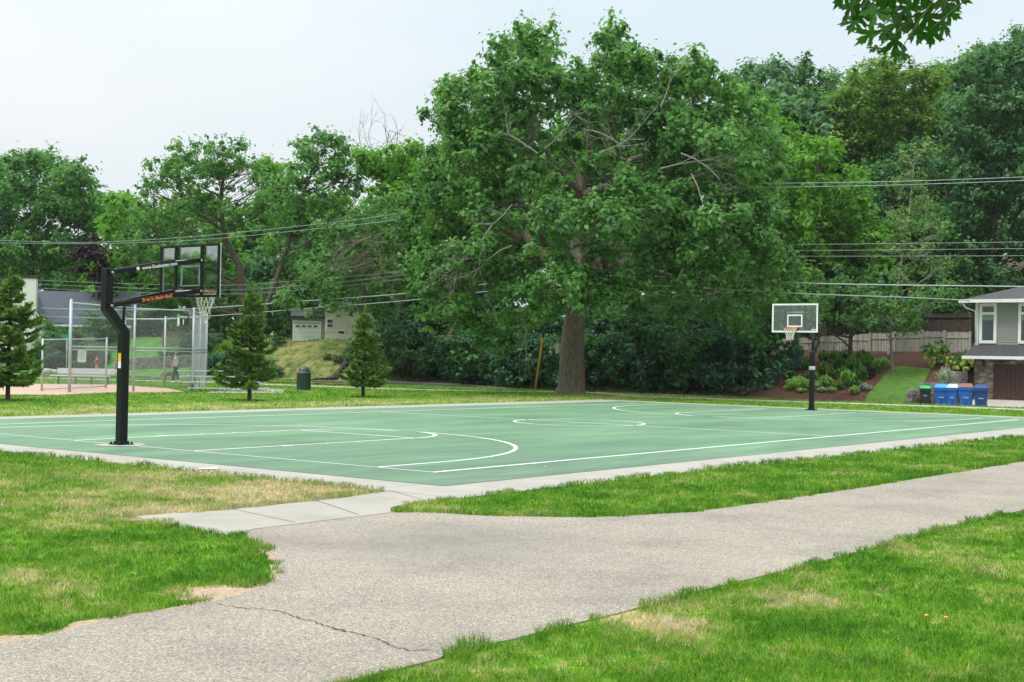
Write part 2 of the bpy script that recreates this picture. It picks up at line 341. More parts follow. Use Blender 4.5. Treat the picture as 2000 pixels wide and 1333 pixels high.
class MB:
    def __init__(s): s.v = []; s.f = []; s.sm = []
    def add(s, vs, fs, sm=False):
        o = len(s.v); s.v += [tuple(p) for p in vs]; s.f += [tuple(i+o for i in f) for f in fs]; s.sm += [sm]*len(fs); return s
    def box(s, a, b, X=None):
        x0, y0, z0 = (min(a[i], b[i]) for i in range(3)); x1, y1, z1 = (max(a[i], b[i]) for i in range(3))
        v = [(x0, y0, z0), (x1, y0, z0), (x1, y1, z0), (x0, y1, z0), (x0, y0, z1), (x1, y0, z1), (x1, y1, z1), (x0, y1, z1)]
        if X: v = [X(Vector(p)) for p in v]
        return s.add(v, [(0, 3, 2, 1), (4, 5, 6, 7), (0, 1, 5, 4), (1, 2, 6, 5), (2, 3, 7, 6), (3, 0, 4, 7)])
    def tube(s, pts, rs, n=6, cap=True):
        pts = [Vector(p) for p in pts]; rs = rs if hasattr(rs, '__len__') else [rs]*len(pts)
        vs = []; ref = None
        for i, p in enumerate(pts):
            t = (pts[min(i+1, len(pts)-1)]-pts[max(i-1, 0)])
            t = t.normalized() if t.length > 1e-9 else Vector((0, 0, 1))
            if ref is None: ref = Vector((1, 0, 0)) if abs(t.x) < .8 else Vector((0, 1, 0))
            a = (ref-t*ref.dot(t)); a = a.normalized() if a.length > 1e-6 else t.orthogonal().normalized(); ref = a; b = t.cross(a)
            for k in range(n):
                q = 2*math.pi*k/n; vs.append(p+(a*math.cos(q)+b*math.sin(q))*rs[i])
        fs = [(i*n+k, i*n+(k+1) % n, (i+1)*n+(k+1) % n, (i+1)*n+k) for i in range(len(pts)-1) for k in range(n)]
        s.add(vs, fs, True)
        if cap:
            o = len(s.v)-len(vs); s.f.append(tuple(o+k for k in reversed(range(n)))); s.f.append(tuple(o+(len(pts)-1)*n+k for k in range(n))); s.sm += [False]*2
        return s
    def lathe(s, prof, n=24, c=(0, 0, 0), X=None):
        vs = [Vector((c[0]+r*math.cos(2*math.pi*k/n), c[1]+r*math.sin(2*math.pi*k/n), c[2]+z)) for r, z in prof for k in range(n)]
        if X: vs = [X(p) for p in vs]
        fs = [(i*n+k, i*n+(k+1) % n, (i+1)*n+(k+1) % n, (i+1)*n+k) for i in range(len(prof)-1) for k in range(n)]
        return s.add(vs, fs, True)
    def prism(s, poly, z0, z1, X=None):
        n = len(poly); v = [Vector((p[0], p[1], z0)) for p in poly]+[Vector((p[0], p[1], z1)) for p in poly]
        if X: v = [X(p) for p in v]
        return s.add(v, [tuple(reversed(range(n))), tuple(range(n, 2*n))]+[(i, (i+1) % n, n+(i+1) % n, n+i) for i in range(n)])
    def sweep(s, pts, w, d):
        """square tube in the xz plane with mitred corners; w in plane, d along y"""
        P = [Vector(p) for p in pts]; vs = []
        for i, p in enumerate(P):
            a = (P[i]-P[i-1]).normalized() if i else (P[1]-P[0]).normalized(); b = (P[i+1]-P[i]).normalized() if i < len(P)-1 else a
            na = Vector((-a.z, 0, a.x)); nb = Vector((-b.z, 0, b.x)); m = (na+nb).normalized(); m *= (w/2)/max(.3, m.dot(na))
            for q, y in ((m, -d/2), (m, d/2), (-m, d/2), (-m, -d/2)): vs.append(p+q+Vector((0, y, 0)))
        fs = [(i*4+k, i*4+(k+1) % 4, i*4+4+(k+1) % 4, i*4+4+k) for i in range(len(P)-1) for k in range(4)]
        e = (len(P)-1)*4
        return s.add(vs, fs+[(3, 2, 1, 0), (e, e+1, e+2, e+3)])
    def build(s, name, mat, parent=None, bevel=0):
        me = bpy.data.meshes.new(name); me.from_pydata(s.v, [], s.f); me.polygons.foreach_set('use_smooth', s.sm); me.update()
        bm = bmesh.new(); bm.from_mesh(me); bmesh.ops.recalc_face_normals(bm, faces=bm.faces); bm.to_mesh(me); bm.free()
        o = link_mesh(name, me, mat, parent)
        if bevel:
            md = o.modifiers.new('b', 'BEVEL'); md.width = bevel; md.segments = 2; md.limit_method = 'ANGLE'; md.angle_limit = R(40)
        return o
def ribbon(mb, pts, wd, z, closed=False):
    n = len(pts); vs = []
    for i, p in enumerate(pts):
        a = Vector(pts[i-1] if (i or closed) else pts[0]); b = Vector(pts[(i+1) % n] if (i < n-1 or closed) else pts[-1])
        t = (b-a).to_2d().normalized(); q = Vector((-t.y, t.x)); ww = wd[i] if hasattr(wd, '__len__') else wd
        vs += [(p[0]+q.x*ww/2, p[1]+q.y*ww/2, z), (p[0]-q.x*ww/2, p[1]-q.y*ww/2, z)]
    fs = [(2*i, 2*i+1, (2*i+3) % (2*n), (2*i+2) % (2*n)) for i in range(n if closed else n-1)]
    mb.add(vs, fs)
def sheet(name, poly, z, mat, depth=0):
    mb = MB(); 
    if depth: mb.prism([(p[0], p[1]) for p in poly], z-depth, z)
    else: mb.add([(p[0], p[1], z) for p in poly], [tuple(range(len(poly)))])
    o = mb.build(name, mat); return tag(o, kind='structure')
def drape(name, c00, c10, c11, c01, mat, n=20, m_=20, off=.03, struct=True):
    vs = []
    for i in range(n+1):
        for j in range(m_+1):
            a, b_ = i/n, j/m_
            p = Vector(c00[:2])*(1-a)*(1-b_)+Vector(c10[:2])*a*(1-b_)+Vector(c11[:2])*a*b_+Vector(c01[:2])*(1-a)*b_
            vs.append((p.x, p.y, Hs(p.x, p.y)+off))
    fs = [(i*(m_+1)+j, (i+1)*(m_+1)+j, (i+1)*(m_+1)+j+1, i*(m_+1)+j+1) for i in range(n) for j in range(m_)]
    mb = MB(); mb.add(vs, fs, True); o = mb.build(name, mat)
    if struct: tag(o, kind='structure')
    return o
def text_part(name, s, size, X, mat, parent, ext=.002, bold=.0):
    cu = bpy.data.curves.new(name, 'FONT'); cu.body = s; cu.size = size; cu.extrude = ext; cu.offset = bold; cu.align_x = 'CENTER'; cu.align_y = 'CENTER'
    o = bpy.data.objects.new(name, cu); C.objects.link(o); dg = bpy.context.evaluated_depsgraph_get()
    me = bpy.data.meshes.new_from_object(o.evaluated_get(dg)); bpy.data.objects.remove(o); me.transform(X); me.materials.clear()
    return link_mesh(name, me, mat, parent)
def skin_mesh(joints, edges, radii, sub=2):
    me = bpy.data.meshes.new('s'); me.from_pydata(joints, edges, []); o = bpy.data.objects.new('s', me); C.objects.link(o)
    md = o.modifiers.new('skin', 'SKIN'); md.use_smooth_shade = True
    for i, r in enumerate(radii):
        sv = me.skin_vertices[0].data[i]; rr = r if isinstance(r, tuple) else (r, r); sv.radius = rr
    me.skin_vertices[0].data[0].use_root = True
    s = o.modifiers.new('sub', 'SUBSURF'); s.levels = sub; s.render_levels = sub
    dg = bpy.context.evaluated_depsgraph_get(); out = bpy.data.meshes.new_from_object(o.evaluated_get(dg)); bpy.data.objects.remove(o); out.materials.clear()
    return out
def copy_tree(o, parent=None):
    c = o.copy(); C.objects.link(c)
    if parent is not None: c.parent = parent
    for ch in list(o.children): copy_tree(ch, c)
    return c

# ------------------------------------------------------------------ terrain
us = np.unique(np.concatenate([np.arange(-800, -40, 60), np.arange(-40, 38, 6), np.arange(38, 62, .5), np.arange(62, 130, 3), np.arange(130, 900, 50)]))
vs_ = np.unique(np.concatenate([np.arange(-800, -40, 60), np.arange(-40, 80, 1.5), np.arange(80, 160, 6), np.arange(160, 900, 60)]))
U, V_ = np.meshgrid(us, vs_, indexing='ij'); Z = H(U, V_)
nu, nv = U.shape; idx = np.arange(nu*nv).reshape(nu, nv)
F = np.stack([idx[:-1, :-1], idx[1:, :-1], idx[1:, 1:], idx[:-1, 1:]], -1).reshape(-1, 4)
o = npmesh('ground', np.stack([U, V_, Z], -1).reshape(-1, 3), F, MG); o.data.polygons.foreach_set('use_smooth', [True]*len(F)); tag(o, kind='structure')

# ------------------------------------------------------------------ paved surfaces
LEN, WID, R3, FT, CU = 30.43, 15.22, 6.41, 6.16, 7.61
sheet('court_apron', [(-2.55, -2.62), (3, -2.68), (8.8, -2.9), (19.6, -3.15), (33.2, -3.3), (33.2, 18.75), (-2.6, 18.3)], .022, MCO, .05)
walk = [G(*p) for p in [(757, 962), (680, 974), (560, 987), (420, 1001), (262, 1011), (300, 1022), (445, 1048), (500, 1036), (762, 1004), (764, 994), (800, 985), (900, 972), (860, 955)]]
sheet('concrete_walk', walk, .018, MWK, .05)
sheet('court_surface', [(-1.52, -1.5), (2.8, -1.55), (24.8, -1.8), (32.1, -1.85), (32.1, 17.1), (-1.6, 17.3)], .027, MCG)
mb = MB(); Z1 = .031
def seg(a, b, wd=.085): ribbon(mb, [a, b], wd, Z1)
def arc(cx, cy, r, a0, a1, n=64, wd=.085, closed=False):
    ribbon(mb, [(cx+r*math.cos(a0+(a1-a0)*i/n), cy+r*math.sin(a0+(a1-a0)*i/n), 0) for i in range(n+(0 if closed else 1))], wd, Z1, closed)
ribbon(mb, [(0, 0, 0), (LEN, 0, 0), (LEN, WID, 0), (0, WID, 0)], .11, Z1, True)
seg((LEN/2, .03), (LEN/2, WID-.03)); arc(LEN/2, CU, 1.83, 0, 2*math.pi, closed=True)
for s, x0 in ((1, 0), (-1, LEN)):
    for k in (-1, 1):
        seg((x0, CU+k*1.83), (x0+s*FT, CU+k*1.83)); seg((x0, CU+k*R3), (x0+s*1.6, CU+k*R3))
        for q in (2.1, 3.3, 4.2, 5.1): ribbon(mb, [(x0+s*q, CU+k*1.88, 0), (x0+s*(q+(.3 if q < 3 else .06)), CU+k*1.88, 0)], .16, Z1+.003)
    seg((x0+s*FT, CU-1.83), (x0+s*FT, CU+1.83))
    a0 = -math.pi/2 if s > 0 else math.pi/2
    arc(x0+s*FT, CU, 1.83, a0, a0+math.pi); arc(x0+s*1.6, CU, R3, a0, a0+math.pi)
tag(mb.build('court_lines', MLINE), kind='structure')
# trail
tr1 = [(-900, 1420), (0, 1262), (110, 1240), (200, 1216), (330, 1194), (430, 1175), (520, 1146), (546, 1122), (540, 1090), (505, 1062), (470, 1048), (445, 1043), (500, 1033), (762, 1002), (850, 1004), (950, 1010), (1150, 1013), (1350, 1003), (1500, 982), (1600, 967), (1700, 952), (1850, 927), (2000, 903), (2400, 850)]
tr2 = [(2900, 880), (2000, 998), (1850, 1030), (1750, 1060), (1600, 1100), (1500, 1125), (1350, 1160), (1210, 1200), (1100, 1226), (1000, 1252), (900, 1272), (850, 1292), (700, 1328), (600, 1365), (200, 1600)]
trail = [G(*p) for p in tr1+tr2]
sheet('trail', trail, .012, MTR, .04)
mb = MB(); cpts = [(425, 1184), (478, 1192), (515, 1194), (550, 1199), (585, 1212), (620, 1221), (655, 1233), (690, 1241), (718, 1246), (745, 1256), (770, 1268), (800, 1275), (850, 1274)]
cw = []; cp = []
for i in range(len(cpts)-1):
    for k in range(6):
        t_ = k/6; x = cpts[i][0]*(1-t_)+cpts[i+1][0]*t_; y = cpts[i][1]*(1-t_)+cpts[i+1][1]*t_
        cp.append(G(x+random.uniform(-1.5, 1.5), y+random.uniform(-1.6, 1.6))); cw.append(random.uniform(.004, .016)*(1 if i not in (6, 7) else 1.7))
ribbon(mb, cp, cw, .0165); tag(mb.build('trail_crack', M('crack_dirt', (.085, .07, .055), .95)), kind='structure')
mb = MB()
for a_, b_ in (((612, 979), (700, 1009)), ((455, 998), (575, 1024)), ((760, 961), (850, 986))): ribbon(mb, [G(*a_), G(*b_)], .010, .0235)
tag(mb.build('walk_joints', bpy.data.materials['crack_dirt']), kind='structure')
mb = MB()
for px, py, rr_ in ((408, 920, .17), (1065, 915, .03), (994, 856, .03), (1112, 797, .06), (640, 724, .0)):
    if rr_: g_ = G(px, py); mb.add([(g_.x+rr_*math.cos(a)*(1+.2*math.sin(3*a)), g_.y+rr_*.8*math.sin(a), .036) for a in [i*math.pi/7 for i in range(14)]], [tuple(range(14))])
tag(mb.build('paint_spots', MLINE), kind='structure')
# leaf litter and grit on the paving
mb = MB(); random.seed(99)
for k in range(420):
    x, y = (random.uniform(-1.4, 31), random.uniform(-1.6, 17)) if k % 3 == 0 else (lambda p: (p.x, p.y))(G(random.uniform(0, 2000), random.uniform(930, 1330)))
    a = random.uniform(0, 6.28); l_ = random.uniform(.008, .022); c_, s_ = math.cos(a)*l_, math.sin(a)*l_; z_ = random.uniform(.037, .041)
    mb.add([(x-c_, y-s_, z_), (x+s_*.4, y-c_*.4, z_+.002), (x+c_, y+s_, z_), (x-s_*.4, y+c_*.4, z_+.004)], [(0, 1, 2, 3)])
tag(mb.build('leaf_litter', M('litter_brown', (.20, .15, .07), .9, var=.5, scale=9)), 'scattered bits of dry leaf on the trail and court', 'leaf litter', kind='stuff')
random.seed(7)
# sidewalk, street and curbs (run parallel to y)
def strip(name, pts, wd, z, mat, depth=0):
    """pts: centre line; wd width in x"""
    poly = [(p[0]-wd/2, p[1]) for p in pts]+[(p[0]+wd/2, p[1]) for p in reversed(pts)]
    return sheet(name, poly, z, mat, depth)
SWc = [(42.6, -60), (41.8, -10), (41.5, 2.7), (41.3, 7), (40.4, 13.8), (39.6, 20.5), (41.6, 23.4), (42.4, 25.3), (41.2, 27.6), (38.2, 30), (36.4, 33), (35.9, 39.5), (35.2, 47), (31.5, 57), (27, 70), (8, 120)]
strip('sidewalk', SWc, 1.6, .022, MPAD, .05)
mb = MB(); n = 60
for i in range(n+1):
    v = -60+i*3; bv = float(bend(v))
    for uu in (44.95, 49.45): mb.v.append((uu+bv, v, Hs(uu+bv, v)+.025))
mb.f = [(2*i, 2*i+1, 2*i+3, 2*i+2) for i in range(n)]; mb.sm = [True]*n
tag(mb.build('street', MASPH), kind='structure')
mb = MB(); n = 90
cc = []
for i in range(n+1):
    v = -40+i*1.2
    uu = 49.5+float(bend(v))
    cc.append((uu, v))
for (a, b_) in zip(cc[:-1], cc[1:]):
    za, zb = Hs(a[0], a[1]), Hs(b_[0], b_[1])
    mb.add([(a[0]-.1, a[1], za-.3), (a[0]+.1, a[1], za-.3), (b_[0]+.1, b_[1], zb-.3), (b_[0]-.1, b_[1], zb-.3), (a[0]-.1, a[1], za+.13), (a[0]+.1, a[1], za+.13), (b_[0]+.1, b_[1], zb+.13), (b_[0]-.1, b_[1], zb+.13)],
           [(4, 5, 6, 7), (0, 4, 7, 3), (1, 2, 6, 5)])
tag(mb.build('curb', MCURB), kind='structure')
# ball field and bleacher pad
dirt = [G(*p) for p in [(-300, 790), (20, 772), (110, 773), (150, 771), (220, 768), (300, 768), (362, 767), (330, 760), (270, 756), (230, 752), (140, 751), (60, 751), (-300, 752)]]
sheet('infield', dirt, .02, MDIRT)
sheet('bleacher_pad', [G(*p) for p in [(398, 769), (430, 761.5), (480, 760), (558, 760.5), (552, 768.5), (480, 768.5)]], .02, MPAD, .05)

# bare earth showing along the worn edge of the lawn
MSOIL = M('bare_soil', (.40, .29, .19), .95, var=.3, scale=22)
mb = MB(); ribbon(mb, [G(*p) for p in tr1[1:15]], [random.uniform(.10, .26) for _ in range(14)], .007); tag(mb.build('soil_edge', MSOIL), kind='structure')
mb = MB()
for px, py, rr_ in ((432, 1160, .34), (305, 1212, .26), (200, 1222, .22), (545, 1128, .16), (20, 1262, .3), (300, 1012, .35), (500, 988, .25)):
    g_ = G(px, py); mb.add([(g_.x+rr_*math.cos(a)*(1+.25*math.sin(3*a+px)), g_.y+rr_*.9*math.sin(a)*(1+.2*math.sin(2*a+py)), .0075) for a in [i*math.pi/9 for i in range(18)]], [tuple(range(18))])
tag(mb.build('soil_patches', MSOIL), kind='structure')

# ------------------------------------------------------------------ lawn blades (stuff)
def inpoly(P, poly):
    x, y = P[:, 0], P[:, 1]; ins = np.zeros(len(P), bool); n = len(poly)
    for i in range(n):
        x0, y0 = poly[i][0], poly[i][1]; x1, y1 = poly[(i+1) % n][0], poly[(i+1) % n][1]
        c = ((y0 > y) != (y1 > y)); xi = (x1-x0)*(y-y0)/((y1-y0) if abs(y1-y0) > 1e-9 else 1e-9)+x0; ins ^= c & (x < xi)
    return ins
def vnoise(x, y, s, seed=0):
    r = np.random.default_rng(seed).random((256, 256)); x = x/s; y = y/s; xi = np.floor(x).astype(int); yi = np.floor(y).astype(int); fx = x-xi; fy = y-yi
    fx = fx*fx*(3-2*fx); fy = fy*fy*(3-2*fy); g_ = lambda a, b: r[a % 256, b % 256]
    return (g_(xi, yi)*(1-fx)+g_(xi+1, yi)*fx)*(1-fy)+(g_(xi, yi+1)*(1-fx)+g_(xi+1, yi+1)*fx)*fy
def grass_field(name, polys_in, polys_out, dmin, dmax, k, label, hmul=1., wmul=1.):
    K = k; n = int(K*1.36*(dmax**.4-dmin**.4)/.4)
    u_ = rng.random(n); d = (dmin**.4+u_*(dmax**.4-dmin**.4))**2.5
    th = YAW+rng.uniform(-.64, .64, n); P = np.stack([CX+d*np.cos(th), CY+d*np.sin(th)], 1)
    m_ = np.zeros(n, bool)
    for q in polys_in: m_ |= inpoly(P, q)
    wob = np.stack([(vnoise(P[:, 0], P[:, 1], .22, 5)-.5)*.22, (vnoise(P[:, 0], P[:, 1], .22, 6)-.5)*.22], 1)
    for q in polys_out: m_ &= ~inpoly(P+wob, q)
    P = P[m_]; d = d[m_]; n = len(P)
    tuft = vnoise(P[:, 0], P[:, 1], .16, 3)*.6+vnoise(P[:, 0], P[:, 1], .5, 4)*.4
    edge = np.zeros(n)
    if dmin < 10:
        for q in polys_out:
            for aa in range(6): edge = np.maximum(edge, inpoly(P+np.array([math.cos(aa*1.047), math.sin(aa*1.047)])*.17, q))
        edge *= vnoise(P[:, 0], P[:, 1], .45, 9) > .35
        for (px_, py_, rr_) in ((432, 1160, .26), (305, 1212, .22), (200, 1222, .2), (545, 1128, .12), (20, 1262, .25)):
            g_ = G(px_, py_); m2 = np.hypot(P[:, 0]-g_.x, P[:, 1]-g_.y) > rr_*(.7+.6*vnoise(P[:, 0], P[:, 1], .1, 11)); P, d, tuft, edge = P[m2], d[m2], tuft[m2], edge[m2]
        n = len(P)
    tuft = np.clip(tuft+.45*edge, 0, 1.25)
    keep = rng.random(n) < (.35+1.1*tuft); P = P[keep]; d = d[keep]; tuft = tuft[keep]; edge = edge[keep]; n = len(P)
    h = (.018+.045*tuft**1.5+.012*rng.random(n))*hmul*np.clip(d/14, 1, 1.6); wd = .0052*(d/9)**.85*wmul*rng.uniform(.7, 1.3, n)
    a = rng.uniform(0, 2*np.pi, n); lean = rng.uniform(.2, 1.1, n)*h; la = rng.uniform(0, 2*np.pi, n)
    z0 = H(P[:, 0], P[:, 1]); dx, dy = np.cos(a)*wd/2, np.sin(a)*wd/2
    V0 = np.stack([P[:, 0]-dx, P[:, 1]-dy, z0], 1); V1 = np.stack([P[:, 0]+dx, P[:, 1]+dy, z0], 1)
    mx_, my_ = P[:, 0]+np.cos(la)*lean*.35, P[:, 1]+np.sin(la)*lean*.35
    V2 = np.stack([mx_+dx*.8, my_+dy*.8, z0+h*.65], 1); V3 = np.stack([P[:, 0]+np.cos(la)*lean, P[:, 1]+np.sin(la)*lean, z0+h], 1); V4 = np.stack([mx_-dx*.8, my_-dy*.8, z0+h*.65], 1)
    Vv = np.stack([V0, V1, V2, V3, V4], 1).reshape(-1, 3); b_ = np.arange(n)*5
    Fq = np.stack([b_, b_+1, b_+2, b_+4], 1); Ft = np.stack([b_+4, b_+2, b_+3, b_+3], 1)
    # second face as a thin quad would be degenerate: split into tris instead
    T = np.concatenate([np.stack([b_, b_+1, b_+2], 1), np.stack([b_, b_+2, b_+4], 1), np.stack([b_+4, b_+2, b_+3], 1)])
    lv = np.clip(rng.random(n)*.8+.2*rng.random(n)+.06*(tuft-.5), 0, 1); lv = np.where(rng.random(n) < .035*(1-edge), 1., lv*.9*(1-.4*edge))
    o = npmesh(name, Vv, T, MBL, None, np.tile(lv, 3)); return tag(o, label, 'grass', kind='stuff')
apron = [(-2.5, -2.58), (3, -2.64), (8.8, -2.86), (19.6, -3.1), (33.2, -3.3), (33.2, 18.7), (-2.6, 18.2)]
big = [(-60, -60), (38, -60), (38, 17), (-60, 17)]
hard = [apron, walk, trail]
K0 = .94*6800*(9**1.6)
grass_field('grass', [big], hard, 6.2, 40, K0*.62, 'mown lawn of short green and straw coloured blades around the trail and court')
far_polys = [[(-60, 18.5), (34.0, 18.5), (38.0, 20.5), (44.5, 26), (44.5, 46), (36, 67), (-60, 75)], [(33.2, -20), (44.5, -20), (44.5, 26), (33.2, 19)]]
swp = [(p[0]-.8, p[1]) for p in SWc]+[(p[0]+.8, p[1]) for p in reversed(SWc)]
grass_field('far_grass', far_polys, [apron, dirt, swp], 32, 92, K0*.22, 'mown lawn strips beyond the court and along the sidewalk', 1.0, .75)

# ------------------------------------------------------------------ foliage
def leaves_mesh(name, cl, rad, per, L_, W_, mat, parent, flat=.8, up=.45, clumpv=.22, cent=None, squash=None):
    """cl: clump centres (n,3), rad (n,), per: leaves per clump of radius 1m"""
    cl = np.asarray(cl, float); rad = np.asarray(rad, float)
    cnt = np.maximum(6, (per*rad**2).astype(int)); idx = np.repeat(np.arange(len(cl)), cnt); n = len(idx)
    d = rng.normal(size=(n, 3)); d /= np.linalg.norm(d, axis=1)[:, None]
    r = np.abs(rng.normal(0, .6, n)); r = np.where(r > 1.25, rng.random(n)*1.1, r)*rad[idx]
    an = rng.uniform(.6, 1.35, (len(cl), 3))
    P = cl[idx]+d*r[:, None]*np.array([1, 1, flat])*an[idx]
    ax = rng.normal(size=(len(cl), 3)); ax[:, 2] = ax[:, 2]*.5+.15
    if cent is not None: ax = ax*.5+(cl-np.asarray(cent))/(np.linalg.norm(cl-np.asarray(cent), axis=1)[:, None]+1e-6)
    ax /= np.linalg.norm(ax, axis=1)[:, None]; ek = rng.random(len(cl))**2*1.3
    P = P+ax[idx]*(np.clip(rng.normal(.1, .5, n), -.9, .95)*rad[idx]*ek[idx])[:, None]
    nr = d*.55+np.array([0, 0, up])+rng.normal(size=(n, 3))*.42
    if cent is not None:
        o_ = P-np.asarray(cent)[idx]; o_ /= (np.linalg.norm(o_, axis=1)[:, None]+1e-6); nr += o_*.45
    nr /= np.linalg.norm(nr, axis=1)[:, None]
    t_ = rng.normal(size=(n, 3)); t_ -= nr*(t_*nr).sum(1)[:, None]; t_ /= np.linalg.norm(t_, axis=1)[:, None]; b_ = np.cross(nr, t_)
    s = rng.uniform(.5, 1.5, n)[:, None]
    ll = L_*s/2; ww = W_*s/2
    V = np.stack([P-t_*ll, P+b_*ww+nr*ww*.35, P+t_*ll-nr*ll*.25, P-b_*ww+nr*ww*.35], 1).reshape(-1, 3)
    F = np.arange(n*4).reshape(n, 4)
    cv = rng.uniform(-clumpv, clumpv, len(cl)); lv = np.clip(.42+cv[idx]+rng.normal(0, .14, n), 0, 1)
    return npmesh(name, V, F, mat, parent, lv)
def clumps(blobs, dens, rmin, rmax, inner=.18):
    """blobs: (x,y,z,rx,ry,rz) -> clump centres on their skins"""
    cs, rs, ce, bi = [], [], [], []
    for k, (x, y, z, rx, ry, rz) in enumerate(blobs):
        area = 4*math.pi*(((rx*ry)**1.6+(rx*rz)**1.6+(ry*rz)**1.6)/3)**(1/1.6); n = max(5, int(area*dens))
        d = rng.normal(size=(n, 3)); d /= np.linalg.norm(d, axis=1)[:, None]
        low = (d[:, 2] < -.25) & (rng.random(n) < .5); d[low, 2] *= -1
        rr = np.where(rng.random(n) < inner, rng.uniform(.2, .75, n), rng.normal(.92, .15, n))
        p = np.array([x, y, z])+d*rr[:, None]*np.array([rx, ry, rz]); cs.append(p); rs.append(rmin*.75+(rmax*1.1-rmin*.75)*rng.random(n)**1.3); ce.append(np.tile([x, y, z-.25*rz], (n, 1))); bi += [k]*n
    return np.concatenate(cs), np.concatenate(rs), np.concatenate(ce), np.array(bi)
def twig(mb, p, d, ln, r, lev, spread=.5, n=4):
    pts = [p]; dd = d.normalized(); q = p
    for i in range(3):
        dd = (dd+Vector((random.gauss(0, .16), random.gauss(0, .16), random.gauss(0, .12)))).normalized(); q = q+dd*(ln/3); pts.append(q)
    mb.tube(pts, [r, r*.8, r*.6, r*.35], n, False)
    if lev > 0:
        for k in range(random.randint(2, 4)):
            b = pts[random.randint(1, 3)]; nd = (dd+Vector((random.gauss(0, spread), random.gauss(0, spread), random.gauss(0, spread)))).normalized()
            twig(mb, b, nd, ln*random.uniform(.45, .75), r*.5, lev-1, spread, 3)
def limb(mb, a, b, r0, r1, n=6, sag=.12, seg_=5):
    a = Vector(a); b = Vector(b); ln = (b-a).length; pts = []; 
    off = Vector((random.gauss(0, 1), random.gauss(0, 1), random.gauss(0, .6)))*ln*.06
    for i in range(seg_+1):
        t_ = i/seg_; p = a.lerp(b, t_); p.z += -math.sin(math.pi*t_)*ln*sag*.5+0; p += off*math.sin(math.pi*t_)+Vector((random.gauss(0, 1), random.gauss(0, 1), random.gauss(0, 1)))*ln*.012
        if i in (0,): p = a
        if i == seg_: p = b
        pts.append(p)
    mb.tube(pts, [r0+(r1-r0)*(i/seg_) for i in range(seg_+1)], n, False); return pts

def photo_tree(name, label, group, depth, base, blobs, mat, trunk=None, tr=.3, leaf=(.34, .2), per=95, dens=.55, rr=(.5, 1.0), dz=.8, bark=None, both=True, cat='tree', open_=.0, limbs=True, hub=None):
    """a tree whose crown is a set of boughs surveyed from the photograph; each bough gets its own depth"""
    s = depth/CF; B = []; xs = [b[0] for b in blobs]; cx = (min(xs)+max(xs))/2; hw = (max(xs)-min(xs))/2+30
    for b in blobs:
        x, y, rx, ry = b[:4]; q = min(1, abs(x-cx)/hw); md = hw*s*math.sqrt(max(.06, 1-q*q))*dz
        if len(b) > 4: offs = [b[4]]
        elif both and md > 1.5: offs = [-md*random.uniform(.35, .9), md*random.uniform(.1, .8)]
        else: offs = [random.uniform(-.5, .5)*md]
        for of in offs:
            k = (depth+of)/depth if False else 1
            p = at(x, y, depth)+Vector((cF.x, cF.y, 0))*of
            # boughs nearer the viewer shift so their outline stays where surveyed
            p = CAM+(at(x, y, depth)-CAM)*((depth+of)/depth)
            B.append((p.x, p.y, p.z, rx*s, (rx*.5+ry*.5)*s*.95, ry*s))
    bp_ = at(base[0], base[1], depth); gz = Hs(bp_.x, bp_.y); bp_ = Vector((bp_.x, bp_.y, gz-.1))
    root = thing(name, label, cat, bp_, group)
    cl, rad, ce, bi = clumps(B, dens, *rr)
    leaves_mesh('crown', cl, rad, per*1.3, leaf[0]*.92, leaf[1]*.92, mat, root, cent=ce)
    mb = MB(); top = trunk if trunk else [(base[0], min(b[1] for b in blobs)+40)]
    pts = [bp_]+[at(x, y, depth) for x, y in top]; pts = [Vector(p) for p in pts]
    n = len(pts); rs = [tr*(1-.72*i/(n-1)) for i in range(n)]; 
    # refine
    P2, R2 = [], []
    for i in range(n-1):
        for k in range(4): P2.append(pts[i].lerp(pts[i+1], k/4)); R2.append(rs[i]+(rs[i+1]-rs[i])*k/4)
    P2.append(pts[-1]); R2.append(rs[-1]); R2[0] *= 1.35; mb.tube(P2, R2, 10, False)
    if limbs:
        for i, b in enumerate(B):
            c = Vector(b[:3]); cand = [(abs((c.z-.55*(c-Vector((q.x, q.y, c.z))).length)-q.z), j) for j, q in enumerate(P2) if j >= 2]
            j = min(cand)[1]; r0 = min(R2[j]*.45, .011*(c-P2[j]).length+.02)
            pp = limb(mb, P2[j], c, r0, r0*.35)
            m_ = cl[bi == i]; 
            for q in m_[rng.permutation(len(m_))[:7]]: limb(mb, pp[random.randint(3, 5)], q, r0*.3, .02, 4, .05, 3)
    mb.build('trunk', bark or BARK, root); return root

